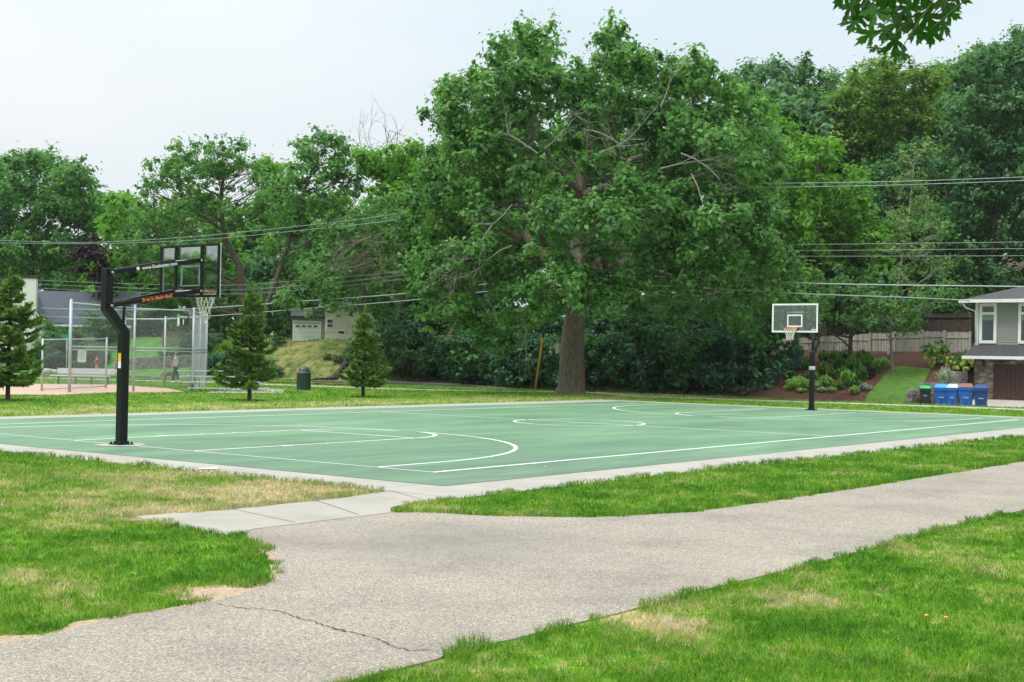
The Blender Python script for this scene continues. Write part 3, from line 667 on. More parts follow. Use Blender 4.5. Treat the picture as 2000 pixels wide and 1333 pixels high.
# ---- the big oak by the sidewalk
OD = 68.3
oak_b = [(1030, 112, 62, 52), (985, 170, 75, 55), (905, 190, 48, 42), (870, 235, 45, 50), (1190, 82, 38, 34), (1215, 130, 60, 45), (1120, 165, 60, 42), (1290, 160, 62, 45), (1365, 170, 62, 46),
 (1440, 225, 62, 50), (1010, 255, 70, 48), (920, 300, 70, 55), (860, 330, 40, 50), (1290, 245, 75, 50), (1390, 290, 75, 55), (1480, 320, 55, 60), (1190, 215, 60, 40),
 (850, 415, 60, 55), (940, 400, 70, 50), (890, 480, 75, 48), (1020, 330, 55, 40), (1240, 405, 95, 45, -8), (1110, 430, 75, 40, -8.5), (1310, 380, 60, 45, -6), (1180, 355, 80, 40, 5),
 (840, 570, 50, 45), (910, 560, 80, 50), (1000, 540, 70, 45, -5), (1110, 555, 80, 42, -8), (1050, 590, 70, 32, -7), (880, 620, 60, 32, -4), (950, 648, 42, 28, -4), (985, 668, 20, 18, -4), (1190, 575, 60, 32, -6),
 (1390, 400, 80, 50), (1470, 430, 70, 55), (1340, 480, 80, 45), (1440, 510, 80, 50), (1270, 540, 80, 42), (1360, 570, 80, 42), (1500, 540, 60, 48), (1530, 590, 52, 38), (1450, 610, 65, 34), (1570, 625, 38, 26, -2), (1490, 650, 45, 22, -3),
 (1100, 300, 60, 40, 6), (1150, 480, 120, 40, 7), (1020, 470, 90, 45, 6), (1280, 470, 90, 45, 7), (1530, 545, 55, 36, -5), (1480, 480, 55, 40, -6), (1570, 595, 42, 26, -3), (1420, 440, 60, 36, -8), (1380, 520, 60, 34, -8), (850, 540, 60, 34, -5), (930, 500, 60, 34, -7), (1190, 440, 60, 30, -9.5), (1150, 590, 50, 26, -8), (1440, 345, 50, 36, -6), (960, 300, 55, 36, -6), (1060, 180, 50, 36, -5), (1250, 230, 50, 36, -5), (1060, 500, 42, 22, -6.5), (1235, 545, 46, 22, -7), (1262, 515, 56, 22, -6), (1330, 552, 50, 22, -5), (1175, 500, 34, 18, -7), (1175, 330, 50, 26, -7), (1060, 365, 50, 28, -7.5), (860, 600, 50, 26, -5), (1000, 630, 40, 22, -6), (1340, 270, 50, 36, -7), (1090, 210, 60, 40, 5), (1160, 250, 60, 40, 6), (1250, 330, 70, 45, 7), (960, 250, 60, 40, 4), (1380, 240, 60, 40, 3), (1340, 330, 70, 50, 6), (1330, 420, 70, 40, -5), (1240, 590, 60, 26, -3), (1320, 615, 50, 22, -2)]
s = OD/CF; base = at(1113, 768, OD); base.z = 0
oak = thing('oak_tree', 'huge spreading oak with thick grey brown trunk beside the sidewalk behind the court', 'tree', base)
B = []
for b in oak_b:
    x, y, rx, ry = b[:4]; q = min(1, abs(x-1190)/420); md = 9*math.sqrt(max(.05, 1-q*q))
    offs = [b[4]] if len(b) > 4 else ([-md*random.uniform(.35, .8), md*random.uniform(.15, .8)] if (y < 520 and q < .85) else [random.uniform(-.5, .5)*md])
    for of in offs:
        p = CAM+(at(x, y, OD)-CAM)*((OD+of)/OD); B.append((p.x, p.y, p.z, rx*s, (rx+ry)/2*s*.9, ry*s))
cl, rad, ce, bi = clumps(B, 1.0, .3, .8)
leaves_mesh('crown', cl, rad, 250, .25, .15, LF['oak'], oak, cent=ce, up=.45)
mb = MB()
def T(x, y, of=0): return CAM+(at(x, y, OD)-CAM)*((OD+of)/OD)
tp = [base+Vector((0, 0, -.1)), base+Vector((0, 0, .12)), T(1113, 755), T(1114, 735), T(1115, 700), T(1118, 665), T(1121, 640), T(1124, 615), T(1127, 590)]
mb.tube(tp, [.98, .78, .64, .60, .57, .56, .56, .50, .50], 20, False)
mains = [([(1127, 600, 0), (1105, 560, 0), (1085, 520, .5), (1050, 480, 1), (1000, 455, 2), (940, 440, 2.5)], .42, .12),
 ([(1127, 600, 0), (1140, 560, 0), (1150, 505, -1), (1190, 470, -2), (1230, 430, -3), (1245, 400, -3)], .42, .14),
 ([(1124, 600, 0), (1130, 540, 1), (1125, 470, 2), (1135, 400, 2), (1110, 350, 1), (1070, 300, 0), (1030, 200, 0)], .40, .07),
 ([(1135, 400, 2), (1145, 330, 2), (1160, 250, 1), (1175, 160, 0)], .24, .06),
 ([(1135, 400, 2), (1200, 350, 2), (1270, 290, 2), (1340, 220, 1)], .24, .06),
 ([(1140, 565, 0), (1180, 530, 2), (1260, 500, 3), (1380, 490, 3), (1470, 500, 2)], .30, .08),
 ([(1120, 590, 0), (1060, 545, -1), (980, 545, -2), (890, 560, -2)], .24, .07),
 ([(1150, 520, -1), (1170, 510, 0), (1260, 520, 1), (1340, 550, 1), (1430, 580, 0)], .22, .06),
 ([(1085, 520, 0), (1060, 460, -3), (1030, 400, -4), (960, 350, -4), (900, 290, -2)], .24, .06),
 ([(1245, 400, -3), (1300, 370, -3), (1400, 330, -2), (1460, 260, 0)], .18, .06)]
nodes = []
for pl, r0, r1 in mains:
    pts = [T(*p) for p in pl]; fine = []
    for i in range(len(pts)-1):
        for k in range(4):
            j = .12 if (i or k) else 0
            fine.append(pts[i].lerp(pts[i+1], k/4)+Vector((random.gauss(0, j), random.gauss(0, j), random.gauss(0, j))))
    fine.append(pts[-1]); m_ = len(fine)-1
    mb.tube(fine, [r0+(r1-r0)*i/m_ for i in range(m_+1)], 10, False); nodes += [(p, r0+(r1-r0)*i/m_) for i, p in enumerate(fine) if i > 2]
for i, b in enumerate(B):
    c = Vector(b[:3]); p, r0 = min(nodes, key=lambda q: (q[0]-c).length+max(0, q[0].z-c.z)*1.5); r0 = min(.13, r0*.6)
    pp = limb(mb, p, c, r0, r0*.4); m_ = cl[bi == i]
    for q in m_[rng.permutation(len(m_))[:9]]: limb(mb, pp[random.randint(2, 5)], q, r0*.35, .018, 4, .05, 3)
mb.build('trunk', OAKB, oak)
for (x, y, of, dx, dy, ln) in [(1170, 300, -8.2, .6, .2, 2.2), (1220, 290, -8.2, -.7, .3, 1.8), (1290, 330, -8, .9, -.1, 2.4), (1330, 300, -8, .8, -.3, 2.2), (1350, 340, -8, .3, -.6, 2.), (1050, 300, -8, -.5, .3, 1.6), (1065, 290, -8, .4, .4, 1.4),
                               (1000, 400, -7.5, -.4, -.6, 2.2), (960, 440, -7.5, -.2, -.9, 2.4), (930, 480, -7, -.5, -.7, 2.), (1000, 480, -7.5, -.7, -.3, 1.9), (900, 600, -5, .1, -.9, 1.2), (1005, 580, -6, .1, -1, 1.7), (1290, 210, -8, .3, .7, 1.7), (1375, 300, -7, .7, -.4, 1.5)]:
    mb = MB(); twig(mb, T(x, y, of), cR*dx+Vector((0, 0, dy))+cF*random.uniform(-.4, .1), ln, .04, 3, .45); mb.build('dead_branch', DEADW, oak)

# ---- woodland: left of the oak
GL = 'trees along the street left of the big oak'
photo_tree('maple_tree', 'tall dark green maple behind the white house at the left edge', GL, 122, (55, 600), [(20, 345, 45, 35), (75, 330, 48, 30), (130, 352, 48, 36), (168, 395, 38, 40), (-30, 380, 50, 60), (50, 400, 60, 45), (120, 430, 60, 45), (175, 450, 32, 35), (10, 460, 60, 45), (80, 490, 65, 42), (150, 505, 45, 40), (-50, 480, 60, 50), (20, 530, 50, 30), (120, 550, 50, 25)], LF['left'], [(58, 540), (60, 470), (75, 400)], .55, (.36, .22), 95, .42, (.6, 1.15))
photo_tree('purple_leaf_tree', 'purple leaved tree between the white house and the near hoop', GL, 103, (190, 640), [(175, 480, 22, 22), (188, 510, 26, 28), (180, 545, 28, 28), (205, 560, 24, 26)], LF['purple'], None, .3, (.4, .25), 80, .6, (.5, 1.))
photo_tree('ash_tree', 'airy tall tree with forked trunk behind the backstop', GL, 98, (470, 690), [(318, 338, 28, 24), (352, 300, 26, 20), (398, 292, 34, 22), (452, 292, 30, 22), (485, 325, 26, 24), (395, 330, 50, 22), (445, 318, 30, 20), (350, 335, 36, 20), (540, 395, 30, 26), (300, 375, 30, 22), (345, 365, 42, 26), (430, 345, 42, 26), (500, 370, 34, 22), (395, 400, 55, 28), (330, 425, 50, 32), (270, 440, 45, 36), (470, 420, 40, 26), (520, 400, 30, 28), (270, 500, 50, 38), (340, 490, 50, 30), (400, 470, 40, 28)], LF['left'], [(476, 600), (468, 520), (440, 470), (430, 400), (438, 330)], .36, (.28, .17), 95, .42, (.4, .85), dz=.55)
photo_tree('broadleaf_tree', 'bushy tree between the white house and the backboard of the near hoop', GL, 108, (260, 650), [(235, 470, 45, 45), (215, 520, 40, 40), (270, 540, 55, 42), (330, 560, 55, 36), (245, 590, 50, 30), (310, 610, 60, 28), (205, 590, 35, 35), (240, 410, 32, 28)], LF['bright'], None, .35, (.32, .2), 115, .5, (.55, 1.0))
photo_tree('ragged_tree', 'tree with two high leafy tops over the white garage', GL, 92, (505, 690), [(590, 292, 36, 16), (635, 275, 34, 18), (665, 300, 32, 26), (630, 318, 50, 20), (560, 370, 36, 26), (690, 330, 34, 26), (600, 350, 50, 28), (665, 350, 40, 32), (560, 400, 46, 34), (630, 405, 55, 34), (700, 390, 40, 34), (560, 455, 46, 34), (625, 455, 50, 28), (545, 510, 40, 36), (600, 520, 46, 28)], LF['left'], [(510, 630), (535, 560), (560, 490), (585, 400), (610, 330)], .26, (.28, .17), 105, .45, (.4, .85), dz=.55)
photo_tree('grey_green_tree', 'grey green tree with bare drooping brush left of the big oak', GL, 84, (720, 700), [(700, 455, 45, 34), (755, 430, 40, 34), (680, 505, 55, 32), (750, 500, 50, 36), (640, 540, 60, 30), (715, 555, 60, 30), (780, 545, 40, 36), (610, 560, 50, 22), (560, 590, 34, 20), (640, 588, 40, 12), (598, 606, 34, 12, -3), (668, 600, 34, 10, -3), (750, 600, 50, 24)], LF['dark'], [(705, 640), (710, 560), (715, 480)], .3, (.28, .17), 95, .55, (.4, .9), limbs=False)
photo_tree('young_maple', 'light green tree rising just left of the big oak crown', GL, 90, (780, 700), [(745, 330, 40, 34), (790, 310, 36, 34), (820, 340, 36, 40), (760, 385, 46, 34), (810, 400, 46, 40), (720, 320, 26, 18), (840, 450, 50, 40), (790, 460, 50, 40)], LF['bright'], None, .35, (.36, .22), 80, .6, (.5, 1.))
photo_tree('shaded_tree', 'dark shaded tree behind the two small garden firs', GL, 104, (400, 700), [(400, 560, 60, 36), (450, 600, 60, 36), (520, 590, 50, 40), (560, 640, 50, 24), (480, 650, 50, 30), (420, 640, 40, 30), (340, 640, 45, 24)], LF['dark'], None, .35, (.32, .2), 115, .55, (.55, 1.0))
photo_tree('rear_tree', 'pale tree top showing behind the ash tree against the sky', GL, 135, (250, 650), [(250, 410, 40, 20), (225, 430, 30, 25), (540, 350, 36, 26), (520, 330, 20, 16), (400, 420, 70, 40), (300, 440, 60, 40), (540, 440, 60, 60), (450, 500, 80, 60), (650, 440, 60, 50), (600, 600, 80, 50), (350, 560, 90, 60)], LF['bright'], None, .4, (.38, .24), 90, .42, (.6, 1.2))
# bare brush in the grey-green tree and the leafless top
bt = thing('bare_tree', 'leafless grey tree top poking above the foliage left of the oak', 'tree', at(745, 690, 96)); bt.location.z = ORG[bt.name].z = Hs(bt.location.x, bt.location.y)
ORG[bt.name] = bt.location.copy()
mb = MB(); mb.tube([bt.location, at(745, 560, 96), at(748, 420, 96), at(750, 330, 96)], [.25, .2, .12, .06], 6, False)
for k in range(6): twig(mb, at(750, 360-8*k, 96), cR*random.uniform(-.9, .9)+Vector((0, 0, .8)), 2.6, .05, 3, .4)
mb.build('trunk', BARKD, bt)
bb = thing('bare_branch_tree', 'tangle of bare hanging branches above the white garage', 'tree', at(705, 690, 80)); bb.location.z = Hs(bb.location.x, bb.location.y); ORG[bb.name] = bb.location.copy()
mb = MB(); mb.tube([bb.location, at(716, 600, 82), at(735, 520, 82)], [.09, .06, .04], 6, False)
for k in range(20): twig(mb, at(random.uniform(690, 780), random.uniform(450, 520), 80+random.uniform(-1.5, 2)), cR*random.uniform(-1.3, .3)+Vector((0, 0, random.uniform(-.5, .15))), random.uniform(1.2, 2.4), .03, 3, .45)
mb.build('trunk', DEADW if False else M('dry_twigs', (.17, .125, .10), .95), bb)

# ---- woodland right of / behind the oak
GR = 'trees on the wooded slope behind the far hoop'
photo_tree('linden_tree', 'bright green tree directly right of the big oak crown', GR, 84, (1600, 690), [(1500, 250, 45, 35), (1540, 290, 46, 40), (1600, 310, 50, 40), (1570, 360, 60, 40), (1650, 370, 50, 40), (1520, 400, 50, 40), (1600, 430, 65, 42), (1680, 430, 45, 40), (1560, 490, 50, 40), (1640, 500, 60, 36), (1700, 490, 40, 34), (1560, 550, 40, 30)], LF['bright'], None, .4, (.34, .2), 82, .55, (.45, .95))
photo_tree('olive_green_tree', 'broad yellowish green tree reaching highest left of the dark maple', GR, 102, (1740, 680), [(1690, 170, 50, 36), (1745, 145, 50, 30), (1800, 175, 45, 36), (1660, 220, 50, 40), (1730, 220, 60, 40), (1800, 240, 46, 44), (1680, 280, 60, 36), (1760, 300, 60, 36), (1640, 290, 36, 36)], LF['olive'], None, .45, (.3, .17), 125, .55, (.5, 1.0))
photo_tree('dark_maple', 'big dark blue green tree filling the right edge above the grey house', GR, 90, (1930, 660), [(1905, 150, 40, 50), (1960, 130, 42, 45), (2010, 120, 50, 60), (1890, 225, 50, 45), (1960, 220, 60, 50), (2040, 220, 60, 60), (1880, 300, 50, 45), (1950, 310, 60, 50), (2030, 320, 60, 60), (1900, 380, 60, 45), (1980, 400, 60, 50), (1880, 450, 50, 40), (1950, 480, 60, 45), (2040, 470, 60, 60), (1900, 540, 60, 36), (1975, 560, 60, 30)], LF['blue'], [(1935, 560), (1945, 420), (1955, 330)], .5, (.30, .19), 115, .55, (.5, 1.0))
photo_tree('birch_tree', 'slender pale leaved birch with white stems in front of the dark wood', GR, 78, (1735, 690), [(1785, 320, 28, 30), (1810, 310, 16, 20), (1775, 365, 34, 30), (1800, 400, 34, 30), (1765, 430, 40, 30), (1830, 450, 34, 26), (1750, 490, 46, 28), (1800, 500, 46, 28), (1770, 545, 50, 26), (1830, 530, 32, 24), (1790, 590, 46, 20), (1740, 610, 34, 16)], LF['pale'], [(1748, 600), (1762, 500), (1775, 420), (1785, 320)], .085, (.22, .12), 105, 1.0, (.35, .75), bark=BIRCH, both=False)
photo_tree('rear_maple', 'dark tree top on the skyline behind the oak right shoulder', GR, 118, (1480, 640), [(1430, 165, 24, 18), (1470, 152, 26, 20), (1510, 150, 34, 22), (1570, 150, 36, 22), (1610, 160, 30, 22), (1450, 200, 50, 30), (1540, 200, 60, 36), (1620, 210, 46, 36), (1500, 260, 60, 36), (1590, 270, 50, 36)], LF['blue'], None, .45, (.36, .22), 95, .5, (.6, 1.1))
photo_tree('skyline_tree', 'tree crown on the skyline between the olive tree and the dark maple', GR, 120, (1850, 640), [(1840, 150, 40, 26), (1870, 190, 36, 36), (1840, 230, 40, 40), (1870, 280, 40, 40), (1900, 130, 20, 30), (1935, 105, 16, 24), (2000, 90, 30, 24)], LF['left'], None, .4, (.36, .22), 95, .5, (.6, 1.1))
photo_tree('understory_tree', 'dark tree under the linden behind the far backboard', GR, 76, (1660, 690), [(1620, 560, 50, 34), (1670, 590, 55, 34), (1610, 620, 46, 26), (1680, 635, 50, 20), (1560, 610, 34, 30), (1720, 560, 40, 34)], LF['dark'], [(1662, 640), (1664, 560)], .16, (.28, .17), 85, .6, (.4, .8))
photo_tree('hedgerow_maple', 'dark leafy tree hanging over the grey wooden fence', GR, 73, (1745, 690), [(1720, 625, 40, 22), (1760, 635, 40, 20), (1800, 600, 50, 28), (1740, 590, 40, 24), (1840, 580, 40, 26), (1700, 600, 36, 26)], LF['dark'], [(1738, 640), (1745, 590)], .09, (.25, .15), 90, .6, (.35, .75), bark=M('grey_bark', (.2, .18, .15)))
photo_tree('woodland_tree', 'dark tree deep in the wood right of the birch', GR, 96, (1850, 680), [(1830, 360, 46, 50), (1850, 430, 50, 50), (1860, 500, 56, 46), (1850, 560, 60, 36), (1800, 460, 50, 50), (1760, 540, 56, 50), (1700, 380, 50, 60), (1700, 560, 60, 50), (1640, 600, 50, 40), (1580, 560, 60, 60), (1780, 330, 40, 50)], LF['blue'], None, .4, (.3, .19), 115, .55, (.5, 1.0))
# deeper rows, generic crowns that fill the wood
protos = []
for k, lf in enumerate(('dark', 'blue', 'left')):
    root = thing('forest_tree', 'x', 'tree'); Bq = []
    for i in range(15):
        a = random.uniform(0, 6.28); zz = random.uniform(3.5, 13); rr_ = (4.6*math.sin(min(1, (zz-1)/13)*math.pi)**.6)*random.uniform(.45, .9); Bq.append((rr_*math.cos(a), rr_*math.sin(a), zz, 2.3, 2.3, 1.7))
    Bq.append((0, 0, 14, 1.8, 1.8, 1.4)); cl, rad, ce, bi = clumps(Bq, .42, .7, 1.3); leaves_mesh('crown', cl, rad, 84, .38, .24, LF[lf], root, cent=ce)
    mb = MB(); mb.tube([(0, 0, -.5), (0, .1, 5), (.2, 0, 12)], [.38, .28, .08], 8, False)
    for b in Bq: limb(mb, (0, 0, min(10, b[2]*.6)), b[:3], .12, .05)
    mb.build('trunk', BARKD, root); protos.append(root)
spots = [(1380, 100, 1.05, 'behind the oak left of the far hoop'), (1280, 95, 1.0, 'behind the right half of the oak crown'), (1160, 92, 1., 'straight behind the oak trunk'), (1040, 94, 1., 'behind the left half of the oak crown'), (930, 96, 1.05, 'behind the lower left boughs of the oak'), (840, 100, .95, 'at the left edge of the oak crown'),
         (1470, 108, 1.2, 'between the oak and the linden'), (1560, 104, 1.2, 'behind the linden tree'), (1650, 112, 1.25, 'behind the far hoop between linden and olive tree'), (1730, 116, 1.15, 'behind the birch'), (1820, 108, 1.15, 'left of the dark maple'), (1920, 112, 1.3, 'behind the dark maple'), (2020, 104, 1.3, 'above the grey house roof'), (2120, 100, 1.2, 'beyond the right edge'),
         (760, 112, .8, 'above the white garage'), (660, 122, .75, 'behind the ragged tree'), (560, 125, .7, 'behind the garden fir'), (460, 130, .7, 'behind the ash tree trunk'), (370, 132, .62, 'behind the near backboard'), (280, 134, .62, 'left of the near backboard'), (200, 140, .62, 'behind the roof of the white house'), (100, 145, .7, 'behind the chimney'), (0, 140, .7, 'behind the left fir'),
         (-130, 142, .7, 'beyond the left edge'), (-290, 138, .7, 'far beyond the left edge'), (-460, 134, .7, 'farthest beyond the left edge'),
         (1430, 88, .72, 'low behind the hedge bank'), (1560, 88, .7, 'low behind the mulch bed'), (1680, 90, .7, 'low behind the grey fence'), (1800, 88, .62, 'low behind the fence corner')]
for i, (px, d, scl, wh) in enumerate(spots):
    src = protos[i % 3]; r = src if i < 3 else copy_tree(src)
    p = at(px, 690, d); r.location = (p.x, p.y, Hs(p.x, p.y)-.2); r.rotation_euler = (0, 0, random.uniform(0, 6.28)); r.scale = (scl*1.05, scl*1.05, scl*random.uniform(.95, 1.08))
    tag(r, 'full leafy forest tree '+wh, 'tree', 'forest trees filling the wooded hill')

# park trees on the near left side, outside the picture but mirrored in the near backboard
ordn_ = ['rightmost', 'second', 'middle', 'fourth', 'leftmost']
for i in range(5):
    r = copy_tree(protos[i % 3]); a_ = R(121+i*4); r.location = (90*math.cos(a_), 8+90*math.sin(a_), 0); r.scale = (1.2, 1.2, random.uniform(.60, .66)); r.rotation_euler = (0, 0, i*1.3)
    tag(r, ordn_[i]+' tree of the row mirrored in the near backboard glass', 'tree', 'park trees mirrored in the backboard')

# ---- shrub bank under the trees
shp = []
for k, lf in enumerate(('ivy', 'ivy', 'dark')):
    root = thing('shrub', 'x', 'shrub'); Bq = []
    for i in range(9): a = random.uniform(0, 6.28); q = random.uniform(.2, 1.3); zz = random.uniform(.5, 3.0); Bq.append((q*math.cos(a), q*math.sin(a), zz, .95, .95, .8))
    cl, rad, ce, bi = clumps(Bq, 1.1, .3, .6); leaves_mesh('foliage', cl, rad, 190, .2, .13, LF[lf], root, cent=ce, up=.35)
    mb = MB()
    for i in range(8): b = random.choice(Bq); limb(mb, (random.uniform(-.3, .3), random.uniform(-.3, .3), -.2), b[:3], .05, .02, 5)
    mb.build('stem', BARKD, root); shp.append(root)
row = []
for i in range(17): row.append((752+i*42, 0, random.uniform(1.0, 1.2)))
for i in range(15): row.append((770+i*50, 1, random.uniform(1.15, 1.45)))
for i in range(12): row.append((800+i*60, 2, random.uniform(1.3, 1.7)))
wh_ = ['at the foot of the bank', 'in the middle row of the bank', 'in the rear row of the bank']
def place_shrub(i, px, u, scl, label, group, zs=1.):
    src = shp[i % 3]; r = src if i < 3 else copy_tree(src); p = PU(px, 760, u)
    r.location = (p.x, p.y, Hs(p.x, p.y)-.15); r.rotation_euler = (0, 0, random.uniform(0, 6.28)); r.scale = (scl*1.1, scl*1.1, scl*zs); tag(r, label, 'shrub', group); return r
ordn = ['first', 'second', 'third', 'fourth', 'fifth', 'sixth', 'seventh', 'eighth', 'ninth', 'tenth', 'eleventh', 'twelfth', 'thirteenth', 'fourteenth', 'fifteenth', 'sixteenth', 'seventeenth']
cnt = [0, 0, 0]
for i, (px, k, scl) in enumerate(row):
    u = 50.4+k*2.2
    place_shrub(i, px, u+random.uniform(-.3, .3), scl, 'dark shrub %s, %s from left' % (wh_[k], ordn[cnt[k]]), 'dark shrubs covering the bank behind the sidewalk', .95); cnt[k] += 1
nsh = len(row)
exl = [(405, 93, .8, 'dark bush with pale flowers right of the backstop'), (428, 92, .7, 'low dark bush left of the larger garden fir'), (452, 93, .72, 'bush behind the larger garden fir'), (388, 96, .8, 'bush just behind the right end of the backstop'), (545, 96, .3, 'small shrub on the dry slope beside the fir'),
       (110, 98, 1.15, 'round clipped bush in front of the white house'), (92, 96, .75, 'dark bush below the chimney of the white house'), (138, 97, .95, 'bush left of the tall backstop post'), (215, 100, 1.0, 'bush behind the near hoop post'), (250, 104, 1.15, 'tall bush behind the chain link backstop'), (282, 104, .9, 'bush left of the second white house'), (318, 96, .42, 'yellow green low shrub left of the person'), (340, 96, .45, 'yellow green low shrub above the stone wall'), (365, 96, .42, 'low shrub near the end of the stone wall'),
       (470, 92, .7, 'bush just right of the trunk of the tallest fir'), (500, 91.5, .62, 'bush at the left end of the dry slope'), (528, 91, .45, 'low bush on the dry slope left of the garage'),
       (20, 96, .5, 'bush at the corner of the white house'), (190, 97, .55, 'flowering shrub under the window of the white house'), (163, 97, .5, 'small shrub beside the tall backstop post'),
       (640, 92.3, .22, 'bright shrub on the dry slope left of the small fir'), (664, 91.5, .30, 'bright green shrub row on the slope by the small fir'), (694, 91.5, .42, 'dark shrub on the slope behind the small fir'), (735, 84, 1.0, 'dark shrub where the slope meets the hedge bank')]
for i, (px, d, scl, lb) in enumerate(exl):
    r = copy_tree(shp[i % 3]); p = at(px, 690, d); r.location = (p.x, p.y, Hs(p.x, p.y)-.15); r.rotation_euler = (0, 0, random.uniform(0, 6.28)); r.scale = (scl*1.1, scl*1.1, scl*.8); tag(r, lb, 'shrub', 'garden shrubs on the slope left of the oak')

# ------------------------------------------------------------------ conifers on the lawn
def conifer(label, base, height_px, halfw, lean=0, seed=1):
    random.seed(seed); p = G(*base); dep = (p-CAM).dot(cF); s = dep/CF; Hh = height_px*s; Wd = halfw*s
    lop = random.uniform(0, 6.28); root = thing('fir_tree', label, 'tree', p, 'young firs on the lawn beyond the court')
    mb = MB(); top = p+Vector((0, 0, Hh)); mb.tube([p+Vector((0, 0, -.1)), p+Vector((0, 0, Hh*.5)), top], [.085, .055, .01], 8, False)
    tips, dirs = [], []; z = .14*Hh
    while z < Hh*.93:
        f = 1-z/Hh; ln0 = Wd*(f**.8)*(1.0 if f < .8 else .9)
        for k in range(6 if f > .25 else 4):
            a = random.uniform(0, 6.28); ln = ln0*random.uniform(.45, 1.3)*(1+.22*math.cos(a-lop-z)); d = Vector((math.cos(a), math.sin(a), 0)); b0 = p+Vector((0, 0, z+random.uniform(-.05, .05)))
            pts = [b0+d*(ln*t_)+Vector((0, 0, ln*(-.10*math.sin(t_*3.1)+.16*t_*t_+(.35*t_ if f < .25 else 0)))) for t_ in (0, .33, .66, 1)]
            mb.tube(pts, [.022, .016, .011, .006], 4, False)
            nn = max(3, int(ln/.035))
            for j in range(nn):
                t_ = (j+.7)/nn; t_ = .12+.88*t_; q = b0+d*(ln*t_)+Vector((0, 0, ln*(-.10*math.sin(t_*3.1)+.16*t_*t_+(.35*t_ if f < .25 else 0))))
                side = Vector((-d.y, d.x, 0)); wln = .24*ln*(1-t_)+.06
                for sg in (-1, 1):
                    e = q+side*sg*wln+d*wln*.7+Vector((0, 0, random.uniform(-.03, .03)))
                    for m_ in range(7):
                        tt = random.random(); tips.append(q.lerp(e, tt)); dirs.append((e-q).normalized()+Vector((random.gauss(0, .45), random.gauss(0, .45), random.gauss(.15, .4))))
        z += .075*Hh*(.55+.6*f)*.80
    for k in range(90): tips.append(top-Vector((0, 0, random.uniform(-.1, .55)))); dirs.append(Vector((random.gauss(0, .35), random.gauss(0, .35), 1)))
    P = np.array(tips); D = np.array(dirs); D /= np.linalg.norm(D, axis=1)[:, None]; n = len(P)
    sd_ = rng.normal(size=(n, 3)); sd_ -= D*(sd_*D).sum(1)[:, None]; sd_ /= np.linalg.norm(sd_, axis=1)[:, None]
    ln = rng.uniform(.10, .20, n)[:, None]; wd = ln*.2
    V = np.stack([P-D*ln*.3, P+sd_*wd, P+D*ln, P-sd_*wd], 1).reshape(-1, 3); lv = np.clip(rng.normal(.45, .2, n), 0, 1)
    npmesh('foliage', V, np.arange(4*n).reshape(n, 4), LF['conifer'], root, lv); mb.build('trunk', BARKD, root)
    # ring of mulch at the foot
    ring = [(p.x+.62*(1+.15*math.sin(5*a))*math.cos(a), p.y+.62*(1+.15*math.sin(5*a))*math.sin(a)) for a in [i*math.pi/10 for i in range(20)]]
    mb = MB(); mb.add([(x, y, .034) for x, y in ring], [tuple(range(20))]); tag(mb.build('mulch_ring', MMUL), kind='structure')
    return root
conifer('fir standing at the left edge of the lawn in front of the ball field', (15, 783), 250, 100, seed=3)
conifer('tallest young fir on the lawn between the backstop and the litter bin', (487, 783), 222, 66, seed=4)
conifer('smallest young fir on the lawn right of the litter bin', (709, 776), 172, 52, seed=5)
random.seed(21)

